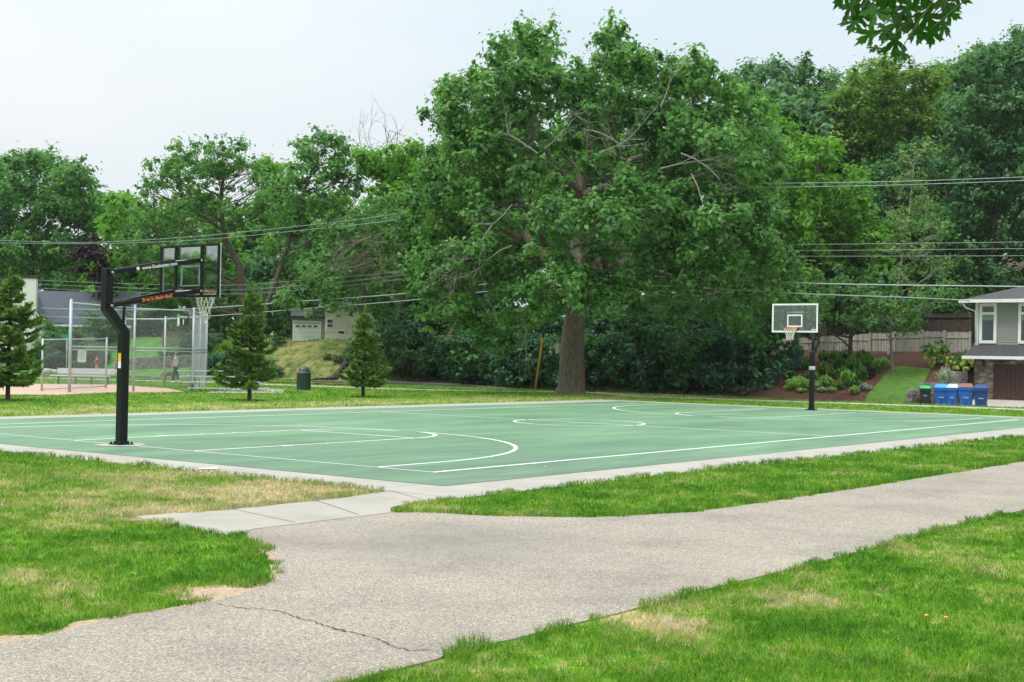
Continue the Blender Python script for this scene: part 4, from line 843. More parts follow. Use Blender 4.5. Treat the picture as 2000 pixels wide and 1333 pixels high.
# ------------------------------------------------------------------ basketball hoops
def tube_ring(mb, c, r, rt, n=32):
    vs = []; k = 8
    for i in range(n):
        a = 2*math.pi*i/n
        for j in range(k): b_ = 2*math.pi*j/k; rr_ = r+rt*math.cos(b_); vs.append((c[0]+rr_*math.cos(a), c[1]+rr_*math.sin(a), c[2]+rt*math.sin(b_)))
    mb.add(vs, [(i*k+j, ((i+1) % n)*k+j, ((i+1) % n)*k+(j+1) % k, i*k+(j+1) % k) for i in range(n) for j in range(k)], True)
DX = .34
def hoop(label, loc, rot, torn, sticker):
    root = thing('basketball_hoop', label, 'basketball hoop', (0, 0, 0), 'basketball hoops at the two ends of the court')
    mb = MB(); mb.sweep([(0, 0, .02), (0, 0, 2.16), (-.40, 0, 2.6), (-.40, 0, 3.36)], .165, .165); mb.build('pole', BLK, root, .008)
    mb = MB(); mb.box((-.17, -.17, 0), (.17, .17, .025)); mb.box((-.105, -.105, .02), (.105, .105, .07))
    for sx in (-1, 1):
        for sy in (-1, 1): mb.lathe([(0, .06), (.018, .06), (.018, .02)], 8, (sx*.135, sy*.135, 0))
    mb.build('base_plate', BLK, root, .004)
    YB, XB = .40, 1.19+DX
    for nm, z0, z1 in (('upper', 3.29, 3.64), ('lower', 2.66, 3.03)):
        for sy in (-1, 1):
            mb = MB(); a = Vector((-.38, sy*.105, z0)); b_ = Vector((XB-.02, sy*YB, z1)); d = (b_-a).normalized(); sd_ = Vector((0, 0, 1)).cross(d).normalized(); up_ = d.cross(sd_)
            vs = [];
            for p in (a-d*.06, b_):
                for q1, q2 in ((-1, -1), (1, -1), (1, 1), (-1, 1)): vs.append(p+sd_*q1*.022+up_*q2*.042)
            mb.add(vs, [(0, 1, 2, 3), (7, 6, 5, 4), (0, 4, 5, 1), (1, 5, 6, 2), (2, 6, 7, 3), (3, 7, 4, 0)]); arm = mb.build('arm', BLK, root, .004)
            if sy == -1:
                # lettering lies on the outer face of the arm, reading towards the board
                o_ = a.lerp(b_, .52 if nm == 'upper' else .50)-sd_*.0245
                X = Matrix(((d.x, up_.x, -sd_.x, o_.x), (d.y, up_.y, -sd_.y, o_.y), (d.z, up_.z, -sd_.z, o_.z), (0, 0, 0, 1)))
                if nm == 'upper':
                    text_part('lettering', 'www.Goalsetter.com', .088, X, WHT, arm, .0015, .0022)
                    mm = MB(); cc_ = o_-d*.47; mm.lathe([(0, .0), (.036, .0), (.036, .002), (0, .002)], 16, (0, 0, 0), lambda p: cc_+d*p.x+up_*p.y-sd_*p.z); mm.build('ball_emblem', WHT, arm)
                else: text_part('lettering', 'Best in Basketball', .092, X, ORG_, arm, .0015, .0028)
        mb = MB(); mb.tube([(-.38, -.15, z0), (-.38, .15, z0)], .022, 10); mb.build('pivot_bolt', GALV, root)
        mb = MB(); mb.tube([(XB-.02, -YB-.03, z1), (XB-.02, YB+.03, z1)], .022, 10); mb.build('pivot_bolt', GALV, root)
    mb = MB(); mb.tube([(-.02, 0, 2.16), (.0, 0, 2.78)], .03, 10); mb.build('height_strut', BLK, root)
    z0, z1, y0 = 2.90, 3.965, .915
    bd = MB().box((1.222+DX, -y0+.02, z0+.02), (1.234+DX, y0-.02, z1-.02)).build('backboard', GLS, root)
    mb = MB()
    for a, b_ in (((1.185+DX, -y0, z0), (1.22+DX, -y0+.045, z1)), ((1.185+DX, y0-.045, z0), (1.22+DX, y0, z1)), ((1.185+DX, -y0+.045, z0), (1.22+DX, y0-.045, z0+.045)), ((1.185+DX, -y0+.045, z1-.045), (1.22+DX, y0-.045, z1))): mb.box(a, b_)
    for sy in (-1, 1): mb.box((1.165+DX, sy*YB-.025, z0+.046), (1.219+DX, sy*YB+.025, z1-.046))
    mb.box((1.16+DX, -.38, 3.09), (1.216+DX, .38, 3.125)); mb.box((1.17+DX, -.16, 2.98), (1.216+DX, .16, 3.088))
    mb.build('board_frame', BLK, bd, .003)
    mb = MB(); wv = .062
    for a, b_ in (((1.236+DX, -y0, z0), (1.246+DX, -y0+wv, z1)), ((1.236+DX, y0-wv, z0), (1.246+DX, y0, z1)), ((1.236+DX, -y0+wv, z0), (1.246+DX, y0-wv, z0+wv)), ((1.236+DX, -y0+wv, z1-wv), (1.246+DX, y0-wv, z1))): mb.box(a, b_)
    mb.build('white_border', WHT, bd)
    mb = MB(); ty, tz0, tz1, tw = .305, 3.10, 3.56, .052
    for a, b_ in (((1.236+DX, -ty, tz0), (1.24+DX, -ty+tw, tz1)), ((1.236+DX, ty-tw, tz0), (1.24+DX, ty, tz1)), ((1.236+DX, -ty+tw, tz0), (1.24+DX, ty-tw, tz0+tw)), ((1.236+DX, -ty+tw, tz1-tw), (1.24+DX, ty-tw, tz1))): mb.box(a, b_)
    mb.build('target_square', WHT, bd)
    mb = MB(); mb.box((1.236+DX, .66, 2.985), (1.241+DX, .85, 3.02)); mb.build('corner_label', WHT, bd)
    rc = (1.25+DX+.15+.229, 0, 3.05); mb = MB(); tube_ring(mb, rc, .229, .011); mb.box((1.247+DX, -.11, 2.99), (1.262+DX, .11, 3.09))
    mb.box((1.26+DX, -.10, 3.0), (1.42+DX, .10, 3.03))
    mb.tube([(1.26+DX, -.09, 3.0), (1.45+DX, -.13, 3.045)], .012, 6); mb.tube([(1.26+DX, .09, 3.0), (1.45+DX, .13, 3.045)], .012, 6)
    rim = mb.build('rim', ORG_, root)
    mb = MB(); n = 12; lv_ = [(3.045, .229), (2.96, .195), (2.87, .165), (2.78, .14), (2.70, .125), (2.62, .13)]
    def np_(i, k, tw):
        z, r = lv_[k]; a = 2*math.pi*(i+.5*(k % 2)*tw)/n
        if torn:
            z = z+(.03*math.sin(3*a+k)-.05*k*.3*(1+math.cos(a-1.0))); r = r*(1+.12*math.sin(2*a+k*1.3)); sx = .03*k*.6
            return Vector((rc[0]+r*math.cos(a)-.0, r*math.sin(a)*(1-.06*k)+.0, z))
        return Vector((rc[0]+r*math.cos(a), r*math.sin(a), z))
    rw = .0062
    for k in range(len(lv_)-1):
        for i in range(n):
            if torn and k >= 4 and i % 3 == 0: continue
            a = np_(i, k, 1)
            if k % 2 == 0: mb.tube([a, np_(i, k+1, 1)], rw, 4, False); mb.tube([a, np_((i-1) % n, k+1, 1)], rw, 4, False)
            else: mb.tube([a, np_(i, k+1, 1)], rw, 4, False); mb.tube([a, np_((i+1) % n, k+1, 1)], rw, 4, False)
    if torn:   # loose knotted ends
        for sx, sy in ((.0, .02), (.03, .05), (-.04, .06), (.02, .09)):
            mb.tube([(rc[0]-.02+sx, -.02+sy*.5, 2.64), (rc[0]+sx*.7, .0+sy, 2.5), (rc[0]+.02+sx, .0+sy*.5, 2.42), (rc[0]+.03-sx, -.03+sy*.3, 2.34+sy)], .010, 5)
        mb.lathe([(0, .03), (.035, .02), (.04, -.02), (0, -.035)], 8, (rc[0]+.0, .03, 2.56)); mb.lathe([(0, .02), (.022, .01), (.02, -.02), (0, -.02)], 8, (rc[0]+.02, .0, 2.40))
    mb.build('net', NETM, rim)
    if sticker == 'yellow':
        mb = MB(); mb.box((-.0, .083, 1.60), (.07, .086, 1.74)); 
        mb = MB(); mb.box((-.0862, -.045, 1.60), (-.083, .045, 1.76)); st_ = mb.build('warning_label', YEL, root)
        mb = MB(); mb.box((-.0862, -.045, 1.47), (-.083, .045, 1.598)); mb.build('warning_label', WHT, root)
        mb = MB(); mb.box((-.084, -.012, .93), (-.0835, .012, .96)); 
    else:
        mb = MB(); mb.box((-.0865, -.0865, 1.53), (.0865, .0865, 1.66)); mb.build('silver_band', SILV, root)
        mb = MB(); mb.box((.087, -.05, 1.575), (.088, .05, 1.60)); mb.build('band_print', BLK, root)
        mb = MB(); mb.add([(-.09, .087, 2.16), (.06, .087, 2.16), (-.28, .087, 2.56), (-.44, .087, 2.56)], [(0, 1, 2, 3)]);
        mb = MB(); X_ = lambda p: p
        mb.box((-.03, -.03, 2.18), (.03, .03, 2.2)); 
    root.location = loc; root.rotation_euler = (0, 0, rot); return root
pn = G(237, 872); hoop('near black hoop seen from behind with torn white net', (pn.x, pn.y, .03), 0, True, 'yellow')
pf = G(1585, 803); hoop('far black hoop facing the camera with intact white net in front of the garden bed', (pf.x, pf.y, .03), math.pi, False, 'silver')
mb = MB(); mb.add([(pn.x+.5*math.cos(a), pn.y+.42*math.sin(a)*(1+.2*math.sin(3*a)), .0335) for a in [i*math.pi/8 for i in range(16)]], [tuple(range(16))])
tag(mb.build('footing_patch', MPAD), kind='structure')

# ------------------------------------------------------------------ ball field furniture
def chainlink(mb, a, b_, z0, z1, step=.085, r=.0024):
    a = Vector(a); b_ = Vector(b_); ln = (b_-a).to_2d().length; h = z1-z0; d = (b_-a); d.z = 0; d.normalize(); nrm = Vector((-d.y, d.x, 0))
    x = -h
    while x < ln:
        for sg in (0, 1):
            s0, s1 = max(0, x), min(ln, x+h)
            if s1 <= s0: continue
            if sg == 0: q0 = z0+(s0-x); q1 = z0+(s1-x)
            else: q0 = z1-(s0-x); q1 = z1-(s1-x)
            p0 = a+d*s0; p1 = a+d*s1; p0.z = q0; p1.z = q1; t_ = (p1-p0).normalized(); w_ = t_.cross(nrm)*r
            off = nrm*(.002 if sg else -.002)
            mb.add([p0+w_+off, p0-w_+off, p1-w_+off, p1+w_+off], [(0, 1, 2, 3)]); mb.add([p0+nrm*r+off, p0-nrm*r+off, p1-nrm*r+off, p1+nrm*r+off], [(0, 1, 2, 3)])
        x += step
def gat(px, d, z=0):
    q = at(px, 690, d); return Vector((q.x, q.y, z))
bs = thing('backstop', 'tall chain link backstop with galvanised posts around the home plate', 'backstop', gat(262, 57.5))
A = [gat(137, 55.6), gat(262, 58.2), gat(377, 60.6), gat(403, 65.5), gat(322, 67), gat(243, 68.2)]
tops = [3.86, 3.75, 3.75, 3.65, 3.5, 3.5]
for i, p in enumerate(A): mb = MB(); mb.tube([p+Vector((0, 0, -.1)), p+Vector((0, 0, tops[i]))], .065 if i == 0 else .05, 10); mb.lathe([(.06, 0), (.05, .04), (0, .07)], 8, p+Vector((0, 0, tops[i]))); mb.build('post', GALV, bs)
mid = (A[2]+A[3])/2; mb = MB(); mb.tube([mid, mid+Vector((0, 0, 3.7))], .035, 8); mb.build('post', GALV, bs)
for i in range(5):
    a, b_ = A[i], A[i+1]; za, zb = tops[i]-.1, tops[i+1]-.1
    mb = MB(); mb.tube([a+Vector((0, 0, za)), b_+Vector((0, 0, zb))], .028, 8)
    mb.build('rail', GALV, bs)
    if i < 3:
        mb = MB(); mb.tube([a+Vector((0, 0, 1.93)), b_+Vector((0, 0, 1.93))], .026, 8); mb.build('rail', GALV, bs)
        mb = MB(); mb.tube([a+Vector((0, 0, 1.80)), b_+Vector((0, 0, 1.80))], .022, 8); mb.build('rail', GALV, bs)
    mb = MB(); chainlink(mb, a, b_, .05, min(za, zb), .09); mb.build('chain_link_mesh', WIREM, bs)
fd = thing('dugout_fence', 'low chain link fence in front of the players bench', 'fence', gat(145, 62))
A2 = [gat(83, 56.5), gat(208, 62.5)]
for p in A2: mb = MB(); mb.tube([p+Vector((0, 0, -.1)), p+Vector((0, 0, 2.4 if p is A2[1] else 2.25))], .045, 8); mb.build('post', GALV, fd)
mb = MB(); mb.tube([A2[0]+Vector((0, 0, 2.2)), A2[1]+Vector((0, 0, 2.33))], .026, 8); mb.build('rail', GALV, fd)
mb = MB(); mb.tube([A2[0]+Vector((0, 0, .1)), A2[1]+Vector((0, 0, .1))], .02, 8); mb.build('rail', GALV, fd)
mb = MB(); chainlink(mb, A2[0], A2[1], .05, 2.2, .09); mb.build('chain_link_mesh', WIREM, fd)
# facing helper : local x = camera right, y = away, z = up
hR = Vector((cR0.x, cR0.y, 0)).normalized(); hF = Vector((cF.x, cF.y, 0)).normalized()
def frame(origin, ang=0):
    r = hR*math.cos(ang)+hF*math.sin(ang); f = -hR*math.sin(ang)+hF*math.cos(ang)
    return lambda p: Vector(origin)+r*p[0]+f*p[1]+Vector((0, 0, p[2]))
def flatX(origin, ang=0):
    r = hR*math.cos(ang)+hF*math.sin(ang); f = -hR*math.sin(ang)+hF*math.cos(ang); o_ = Vector(origin)
    return Matrix(((r.x, 0, -f.x, o_.x), (r.y, 0, -f.y, o_.y), (r.z, 1, 0, o_.z), (0, 0, 0, 1)))
o_ = at(359, 625, 65.6); fs_ = thing('field_sign', 'black square field number sign with green corner hanging on the backstop', 'sign', o_); X = frame(o_, .1)
mb = MB(); mb.box((-.20, 0, -.31), (.24, .02, .27), X); mb.build('sign_panel', BLK, fs_)
mb = MB(); mb.box((-.31, -.001, -.31), (-.202, .019, .12), X); mb.build('sign_edge', WHT, fs_)
mb = MB(); mb.box((-.31, -.001, .125), (-.202, .019, .29), X); mb.build('sign_corner', LIDG, fs_)
Xm = flatX(X((.0, -.004, .13)), .1); text_part('lettering', 'FIELD', .15, Xm, WHT, fs_, .002, .004)
Xm = flatX(X((-.02, -.004, -.12)), .1); text_part('lettering', '1', .36, Xm, WHT, fs_, .002, .006)
o_ = at(160, 696, 56.2); ps = thing('paper_sign', 'white printed notice tied to the left panel of the backstop', 'sign', o_); X = frame(o_, .35)
mb = MB(); mb.box((-.17, 0, -.26), (.17, .01, .26), X); mb.build('sheet', WHT, ps)
mb = MB()
for k in range(7): mb.box((-.12, -.003, .17-k*.055), (.05+.07*((k*37) % 3)/2, -.001, .185-k*.055), X)
mb.build('printed_lines', M('grey_print', (.35, .40, .48)), ps)
o_ = at(155, 601, 57); X = frame(o_, .2); mb = MB(); mb.add([X(p) for p in [(-.12, 0, .03), (-.02, -.02, .07), (.10, 0, .0), (.12, .02, -.05), (0, .01, -.03), (-.08, 0, -.01)]], [(0, 1, 2, 3, 4, 5)]); tag(mb.build('plastic_scrap', LIDL), 'blue scrap of plastic caught high on the backstop', 'plastic scrap')
# players bench
o_ = gat(160, 68); bn = thing('players_bench', 'long aluminium players bench with backrest behind the low fence', 'bench', o_); X = frame(o_, .12)
mb = MB(); mb.box((-1.55, 0, .42), (1.40, .28, .47), X); mb.build('seat', ALU, bn, .01)
mb = MB(); mb.box((-1.25, .30, .55), (1.60, .34, .83), X); mb.build('backrest', ALU, bn, .01)
for x in (-1.2, -.35, .45, 1.25): mb = MB(); mb.box((x, .05, 0), (x+.05, .30, .418), X); mb.box((x, .305, .2), (x+.05, .345, .8)) if False else None; mb.build('leg', M('leg_steel', (.10, .10, .10)) if x < -1 else bpy.data.materials['leg_steel'], bn)
mb = MB(); 
for x in (-1.1, 1.3): mb.box((x, .345, .3), (x+.05, .375, .8), X)
mb.build('back_bracket', GALV, bn)
# bleacher
o_ = gat(446, 61); bl = thing('bleacher', 'small aluminium bleacher on a concrete pad behind the taller fir', 'bleacher', o_); X = frame(o_, .55)
for k in range(3):
    mb = MB(); mb.box((-1.9, k*.62, .42+.24*k), (1.9, k*.62+.25, .46+.24*k), X); mb.build('seat_plank', ALU, bl)
    mb = MB(); mb.box((-1.9, k*.62-.30, .14+.24*k), (1.9, k*.62-.06, .18+.24*k), X); mb.build('foot_plank', ALU, bl)
for x in (-1.5, 0, 1.5):
    mb = MB(); mb.tube([X((x, -.3, .03)), X((x, 1.5, .03))], .025, 6)
    for k in range(3): mb.tube([X((x, k*.62+.1, .03)), X((x, k*.62+.1, .42+.24*k))], .022, 6)
    mb.tube([X((x, -.2, .1)), X((x, 1.35, .85))], .02, 6); mb.build('frame', GALV, bl)
# litter bin
p = G(593, 762.5); lb = thing('litter_bin', 'dark green litter bin with a domed lid on the lawn', 'litter bin', p)
mb = MB(); mb.lathe([(0, 0), (.33, 0), (.335, .04), (.335, .80), (.345, .82), (.345, .86), (.32, .87)], 28, p)
for k in range(28):
    a = 2*math.pi*k/28; mb.box((.331, -.011, .06), (.343, .011, .79), lambda q, a=a: p+Vector((q.x*math.cos(a)-q.y*math.sin(a), q.x*math.sin(a)+q.y*math.cos(a), q.z)))
mb.build('bin_body', CANG, lb)
mb = MB(); mb.lathe([(.325, .872)]+[(.29*math.cos(t_)+.0, .90+.30*math.sin(t_)) for t_ in [i*math.pi/16 for i in range(9)]], 28, p); mb.build('dome_lid', CAND, lb)
a_ = (CAM-p).to_2d().normalized(); mb = MB(); side = Vector((-a_.y, a_.x))
mb.add([Vector((p.x, p.y, 0))+Vector((a_.x*.30*c1+side.x*s1, a_.y*.30*c1+side.y*s1, z_)) for c1, s1, z_ in ((.93, -.11, .93), (.93, .11, .93), (.90, .11, 1.02), (.90, -.11, 1.02))], [(0, 1, 2, 3)])
# orange marker flag
p = at(581, 722, 78); gz = Hs(p.x, p.y); mf = thing('marker_flag', 'small orange marker flag on the dry slope beside the litter bin', 'flag', (p.x, p.y, gz)); X = frame((p.x, p.y, p.z))
mb = MB(); mb.tube([(p.x, p.y, gz-.05), (p.x, p.y, p.z+.1)], .008, 5); mb.build('stick', GALV, mf); mb = MB(); mb.box((-.09, 0, -.1), (.09, .006, .1), X); mb.build('flag', ORG_, mf)
# hydrant
p = gat(190, 84); p.z = Hs(p.x, p.y); zb = (at(190, 722, 84)).z; p.z = zb
hy = thing('fire_hydrant', 'faded red fire hydrant near the stone wall behind the bench', 'fire hydrant', p); RED = M('hydrant_red', (.36, .07, .08), .6)
mb = MB(); mb.lathe([(0, 0), (.17, 0), (.17, .05), (.11, .06), (.11, .55), (.15, .57), (.15, .61), (.12, .63), (.10, .72), (.04, .79), (.035, .84), (0, .84)], 16, p); mb.build('body', RED, hy)
for sg in (-1, 1): mb = MB(); c_ = p+Vector((0, 0, .47)); mb.tube([c_+hR*sg*.09, c_+hR*sg*.22], .06, 10); mb.build('nozzle_cap', RED, hy)
# street name sign
p = at(131, 658, 86); sn = thing('street_name_sign', 'small green street name sign on a thin post behind the backstop', 'street sign', (p.x, p.y, Hs(p.x, p.y))); X = frame(p, .2)
mb = MB(); mb.tube([(p.x, p.y, Hs(p.x, p.y)-.1), (p.x, p.y, p.z-.1)], .03, 6); mb.build('post', GALV, sn); mb = MB(); mb.box((-.32, 0, -.1), (.32, .01, .13), X); mb.build('sign_plate', M('sign_green', (.01, .28, .17)), sn)

# ------------------------------------------------------------------ dog walker and dog
def person():
    p = G(343, 748.5); X = frame(p, 0); root = thing('person', 'person in light blue tank top, black leggings and white shoes walking a dog', 'person', p)
    J = [(.0, 0, .93), (.0, 0, 1.05), (.0, 0, 1.22), (-.01, 0, 1.38), (-.02, 0, 1.45), (-.045, 0, 1.53), (-.05, 0, 1.62),   # 0-6 pelvis..head
         (.0, -.09, .90), (-.05, -.09, .50), (-.10, -.08, .10), (-.20, -.08, .05),        # near leg 7-10 forward
         (.0, .09, .90), (.05, .09, .50), (.15, .09, .14), (.10, .09, .05),               # far leg
         (-.01, -.17, 1.39), (-.08, -.20, 1.13), (-.20, -.19, .92), (-.24, -.18, .85),    # near arm
         (-.01, .17, 1.39), (.02, .20, 1.13), (-.10, .22, .93), (-.14, .22, .86)]
    E_ = [(0, 1), (1, 2), (2, 3), (3, 4), (4, 5), (5, 6), (0, 7), (7, 8), (8, 9), (9, 10), (0, 11), (11, 12), (12, 13), (13, 14), (3, 15), (15, 16), (16, 17), (17, 18), (3, 19), (19, 20), (20, 21), (21, 22)]
    Rr = [(.12, .15), (.10, .13), (.11, .14), (.10, .14), .05, .06, .095, .09, .058, .04, .035, .09, .058, .04, .035, .05, .038, .028, .035, .05, .038, .028, .035]
    me = skin_mesh([X(q) for q in J], E_, Rr); link_mesh('body', me, SKIN, root)
    me = skin_mesh([X(q) for q in [(.0, 0, .98), (.0, 0, 1.08), (.0, 0, 1.22), (-.01, 0, 1.36)]], [(0, 1), (1, 2), (2, 3)], [(.135, .165), (.12, .15), (.125, .16), (.105, .13)]); link_mesh('tank_top', me, M('tank_blue', (.34, .55, .80), .8), root)
    me = skin_mesh([X(q) for q in [(.0, 0, .97), (.0, -.09, .88), (-.05, -.09, .50), (-.09, -.08, .14), (.0, .09, .88), (.05, .09, .50), (.14, .09, .17)]], [(0, 1), (1, 2), (2, 3), (0, 4), (4, 5), (5, 6)], [(.125, .155), .105, .07, .052, .105, .07, .052]); link_mesh('leggings', me, M('leggings_black', (.020, .022, .026), .8), root)
    for q in ([(-.08, -.08, .07), (-.24, -.08, .05)], [(.17, .09, .15), (.12, .09, .03)]):
        me = skin_mesh([X(k) for k in q], [(0, 1)], [.065, .055]); link_mesh('shoe', me, WHT, root)
    me = skin_mesh([X(k) for k in [(-.02, 0, 1.64), (-.035, 0, 1.69), (.03, 0, 1.73)]], [(0, 1), (1, 2)], [.085, .08, .05]); link_mesh('hair', me, M('hair_blond', (.36, .26, .17), .8), root)
    # dog
    p2 = G(328, 747.5); X2 = frame(p2, 0); dg_ = thing('dog', 'grey short haired dog walking on a lead beside the person', 'dog', p2)
    J = [(0, 0, .50), (.20, 0, .50), (.36, 0, .54), (.46, 0, .60), (.56, 0, .60), (-.18, 0, .50), (-.30, 0, .53), (-.40, 0, .42), (-.42, 0, .30),
         (.24, -.08, .40), (.26, -.08, .20), (.24, -.08, .03), (.24, .08, .40), (.20, .08, .20), (.26, .08, .03),
         (-.20, -.08, .40), (-.16, -.08, .27), (-.25, -.08, .17), (-.22, -.08, .03), (-.20, .08, .40), (-.13, .08, .27), (-.20, .08, .17), (-.16, .08, .03)]
    E_ = [(0, 1), (1, 2), (2, 3), (3, 4), (0, 5), (5, 6), (6, 7), (7, 8), (1, 9), (9, 10), (10, 11), (1, 12), (12, 13), (13, 14), (5, 15), (15, 16), (16, 17), (17, 18), (5, 19), (19, 20), (20, 21), (21, 22)]
    Rr = [.115, .135, .09, .075, .045, .10, .05, .035, .03, .06, .035, .032, .06, .035, .032, .065, .045, .028, .03, .065, .045, .028, .03]
    link_mesh('body', skin_mesh([X2(q) for q in J], E_, Rr), M('dog_coat', (.105, .095, .09), .85, var=.3, scale=8), dg_)
    for sg in (-1, 1): mb = MB(); mb.lathe([(.025, 0), (.02, .05), (0, .09)], 6, (0, 0, 0), lambda q, sg=sg: X2((.44+q.x, sg*.05+q.y, .655+q.z))); mb.build('ear', bpy.data.materials['dog_coat'], dg_)
    a = X2((.40, 0, .62)); b_ = X((-.24, -.18, .85)); mb = MB(); mb.tube([a, a.lerp(b_, .5)-Vector((0, 0, .08)), b_], .008, 4); tag(mb.build('dog_lead', BLK), 'thin dark lead between the person and the dog', 'dog lead')
person()

# ------------------------------------------------------------------ left hand setting: wall, slope, houses
drape('dry_slope', TP(425, 744), TP(740, 755), at(735, 690, 101), at(470, 690, 108), MDRY, 24, 20, .06)
drape('driveway', TP(606, 748), TP(696, 752), at(690, 690, 88.5), at(648, 690, 88.5), M('driveway_asphalt', (.20, .175, .165), .9, var=.2, scale=2), 10, 10, .12)
drape('lawn_bank', at(-60, 690, 90), at(398, 690, 93.5), at(410, 690, 108), at(-60, 690, 110), MLAWN2, 20, 14, .06)
# stone retaining wall
rw_ = thing('stone_wall', 'low dry stone retaining wall on the far side of the street behind the backstop', 'wall', PU(310, 720, 57.5))
mb = MB(); a0 = at(232, 724, 88.5); a1 = at(397, 716, 92); Lw = (a1-a0).to_2d().length; dW = Vector((a1.x-a0.x, a1.y-a0.y, 0)).normalized(); nW = Vector((-dW.y, dW.x, 0))
for r_ in range(4):
    x = random.uniform(-.3, 0)
    while x < Lw:
        l_ = random.uniform(.35, .8); h_ = .21; q = a0+dW*x; gz = a0.z+(a1.z-a0.z)*x/Lw; c_ = lambda p, gz=gz: Vector((a0.x, a0.y, 0))+dW*p.x+nW*p.y+Vector((0, 0, p.z+gz))
        j = random.uniform(0, .05); mb.box((x+.01, j, r_*h_), (x+l_-.015, .4, r_*h_+h_-.015), c_); x += l_
mb.build('stonework', GSTONE, rw_, .02)
rocks = thing('boulder_edging', 'flat pale stones edging the lawn behind the players bench', 'stones', PU(150, 722, 57)); mb = MB()
for k in range(26):
    q = at(78+k*6.2, 722, 87.5+random.uniform(-.5, .5)); q.z = max(Hs(q.x, q.y), .3); r_ = random.uniform(.22, .42)
    mb.lathe([(0, r_*.55), (r_*.6, r_*.5), (r_, r_*.2), (r_*.9, -.1)], 7, q)
mb.build('stones', M('pale_rock', (.46, .44, .42), .9, var=.25, scale=3), rocks)

def win(root, X, x0, x1, z0, z1, y=-.01, fr=.08, bars=True, gl=WIN, fm=WHT, blind=0):
    mb = MB(); mb.box((x0, y-.05, z0), (x0+fr, y, z1), X); mb.box((x1-fr, y-.05, z0), (x1, y, z1), X); mb.box((x0+fr, y-.05, z0), (x1-fr, y, z0+fr), X); mb.box((x0+fr, y-.05, z1-fr), (x1-fr, y, z1), X)
    if bars: zc = (z0+z1)/2; mb.box((x0+fr, y-.04, zc-.025), (x1-fr, y, zc+.025), X)
    f = mb.build('window', fm, root); mb = MB(); mb.box((x0+fr, y-.02, z0+fr), (x1-fr, y-.015, z1-fr), X); mb.build('pane', gl, f)
    return f
# white house with chimney
D1 = 100; s1 = D1/CF
def house1():
    o_ = at(80, 660, D1); o_.z = Hs(o_.x, o_.y)-.3; root = thing('white_house', 'white house with dark grey roof and broad white chimney at the left', 'house', o_); ang = .10
    X = frame(o_, ang); zz = lambda py, px=80: at(px, py, D1).z-o_.z
    ze, zr = zz(630), zz(567); w0, w1 = -2.6, 6.4; dp = 7.5
    mb = MB(); mb.box((w0, 0, -1), (w1, dp, ze), X)
    mb.add([X(p) for p in [(w0, 0, ze), (w0, dp, ze), (w0, dp/2, zr-.1)]], [(0, 1, 2)]); mb.add([X(p) for p in [(w1, 0, ze), (w1, dp, ze), (w1, dp/2, zr-.1)]], [(0, 1, 2)]); mb.build('wall', WSID, root)
    # cross gable towards the viewer on the left
    mb = MB(); g0, g1 = -3.2, .45
    gp = [(g0, ze-.8), (g1, ze-.1+.2), (-.9, zr-.3), (-1.9, zr-.3)]
    mb.add([X((x, -1.2, z)) for x, z in [(g0, -1), (g1, -1), (g1, ze), (-1.2, zr-.3), (g0, ze)]], [(0, 1, 2, 3, 4)]); mb.add([X(p) for p in [(g1, -1.2, -1), (g1, 0, -1), (g1, 0, ze), (g1, -1.2, ze)]], [(0, 1, 2, 3)]); mb.build('gable_wall', WSID, root)
    mb = MB()
    mb.add([X(p) for p in [(g1+.25, -1.35, ze-.25), (-1.2, -1.35, zr-.2), (-1.2, dp/2, zr-.2), (g1+.25, dp/2, ze-.25)]], [(0, 1, 2, 3)]); mb.add([X(p) for p in [(g0-.25, -1.35, ze-.25), (-1.2, -1.35, zr-.2), (-1.2, dp/2, zr-.2), (g0-.25, dp/2, ze-.25)]], [(0, 1, 2, 3)])
    mb.add([X(p) for p in [(w0, -.4, ze-.15), (w1+.3, -.4, ze-.15), (w1+.3, dp/2, zr), (w0, dp/2, zr)]], [(0, 1, 2, 3)]); mb.add([X(p) for p in [(w0, dp+.4, ze-.15), (w1+.3, dp+.4, ze-.15), (w1+.3, dp/2, zr), (w0, dp/2, zr)]], [(0, 1, 2, 3)])
    rf = mb.build('roof', SHING, root); md = rf.modifiers.new('s', 'SOLIDIFY'); md.thickness = .12; md.offset = 1
    mb = MB(); mb.tube([X((g1+.25, -1.38, ze-.3)), X((-1.2, -1.38, zr-.25)), X((g0-.25, -1.38, ze-.3))], .10, 4); mb.box((g1, -.5, ze-.3), (w1+.3, -.4, ze-.12), X); mb.build('fascia', WHT, root)
    cx0, cx1 = -.95, .0; zt = zz(547); mb = MB(); mb.box((cx0, -1.75, -1), (cx1, -1.25, zt), X); ch = mb.build('chimney', M('painted_brick', (.76, .76, .74), .8, var=.06, scale=9, bump=.5, bscale=9), root)
    mb = MB(); mb.box((cx0-.05, -1.8, zt), (cx1+.05, -1.2, zt+.22), X); mb.build('chimney_cap', BARKD, ch)
    win(root, X, 2.9, 3.75, zz(653), zz(633)); win(root, X, 4.6, 5.2, zz(653), zz(633)); win(root, X, 1.7, 2.3, zz(653), zz(633))
    return root
house1()
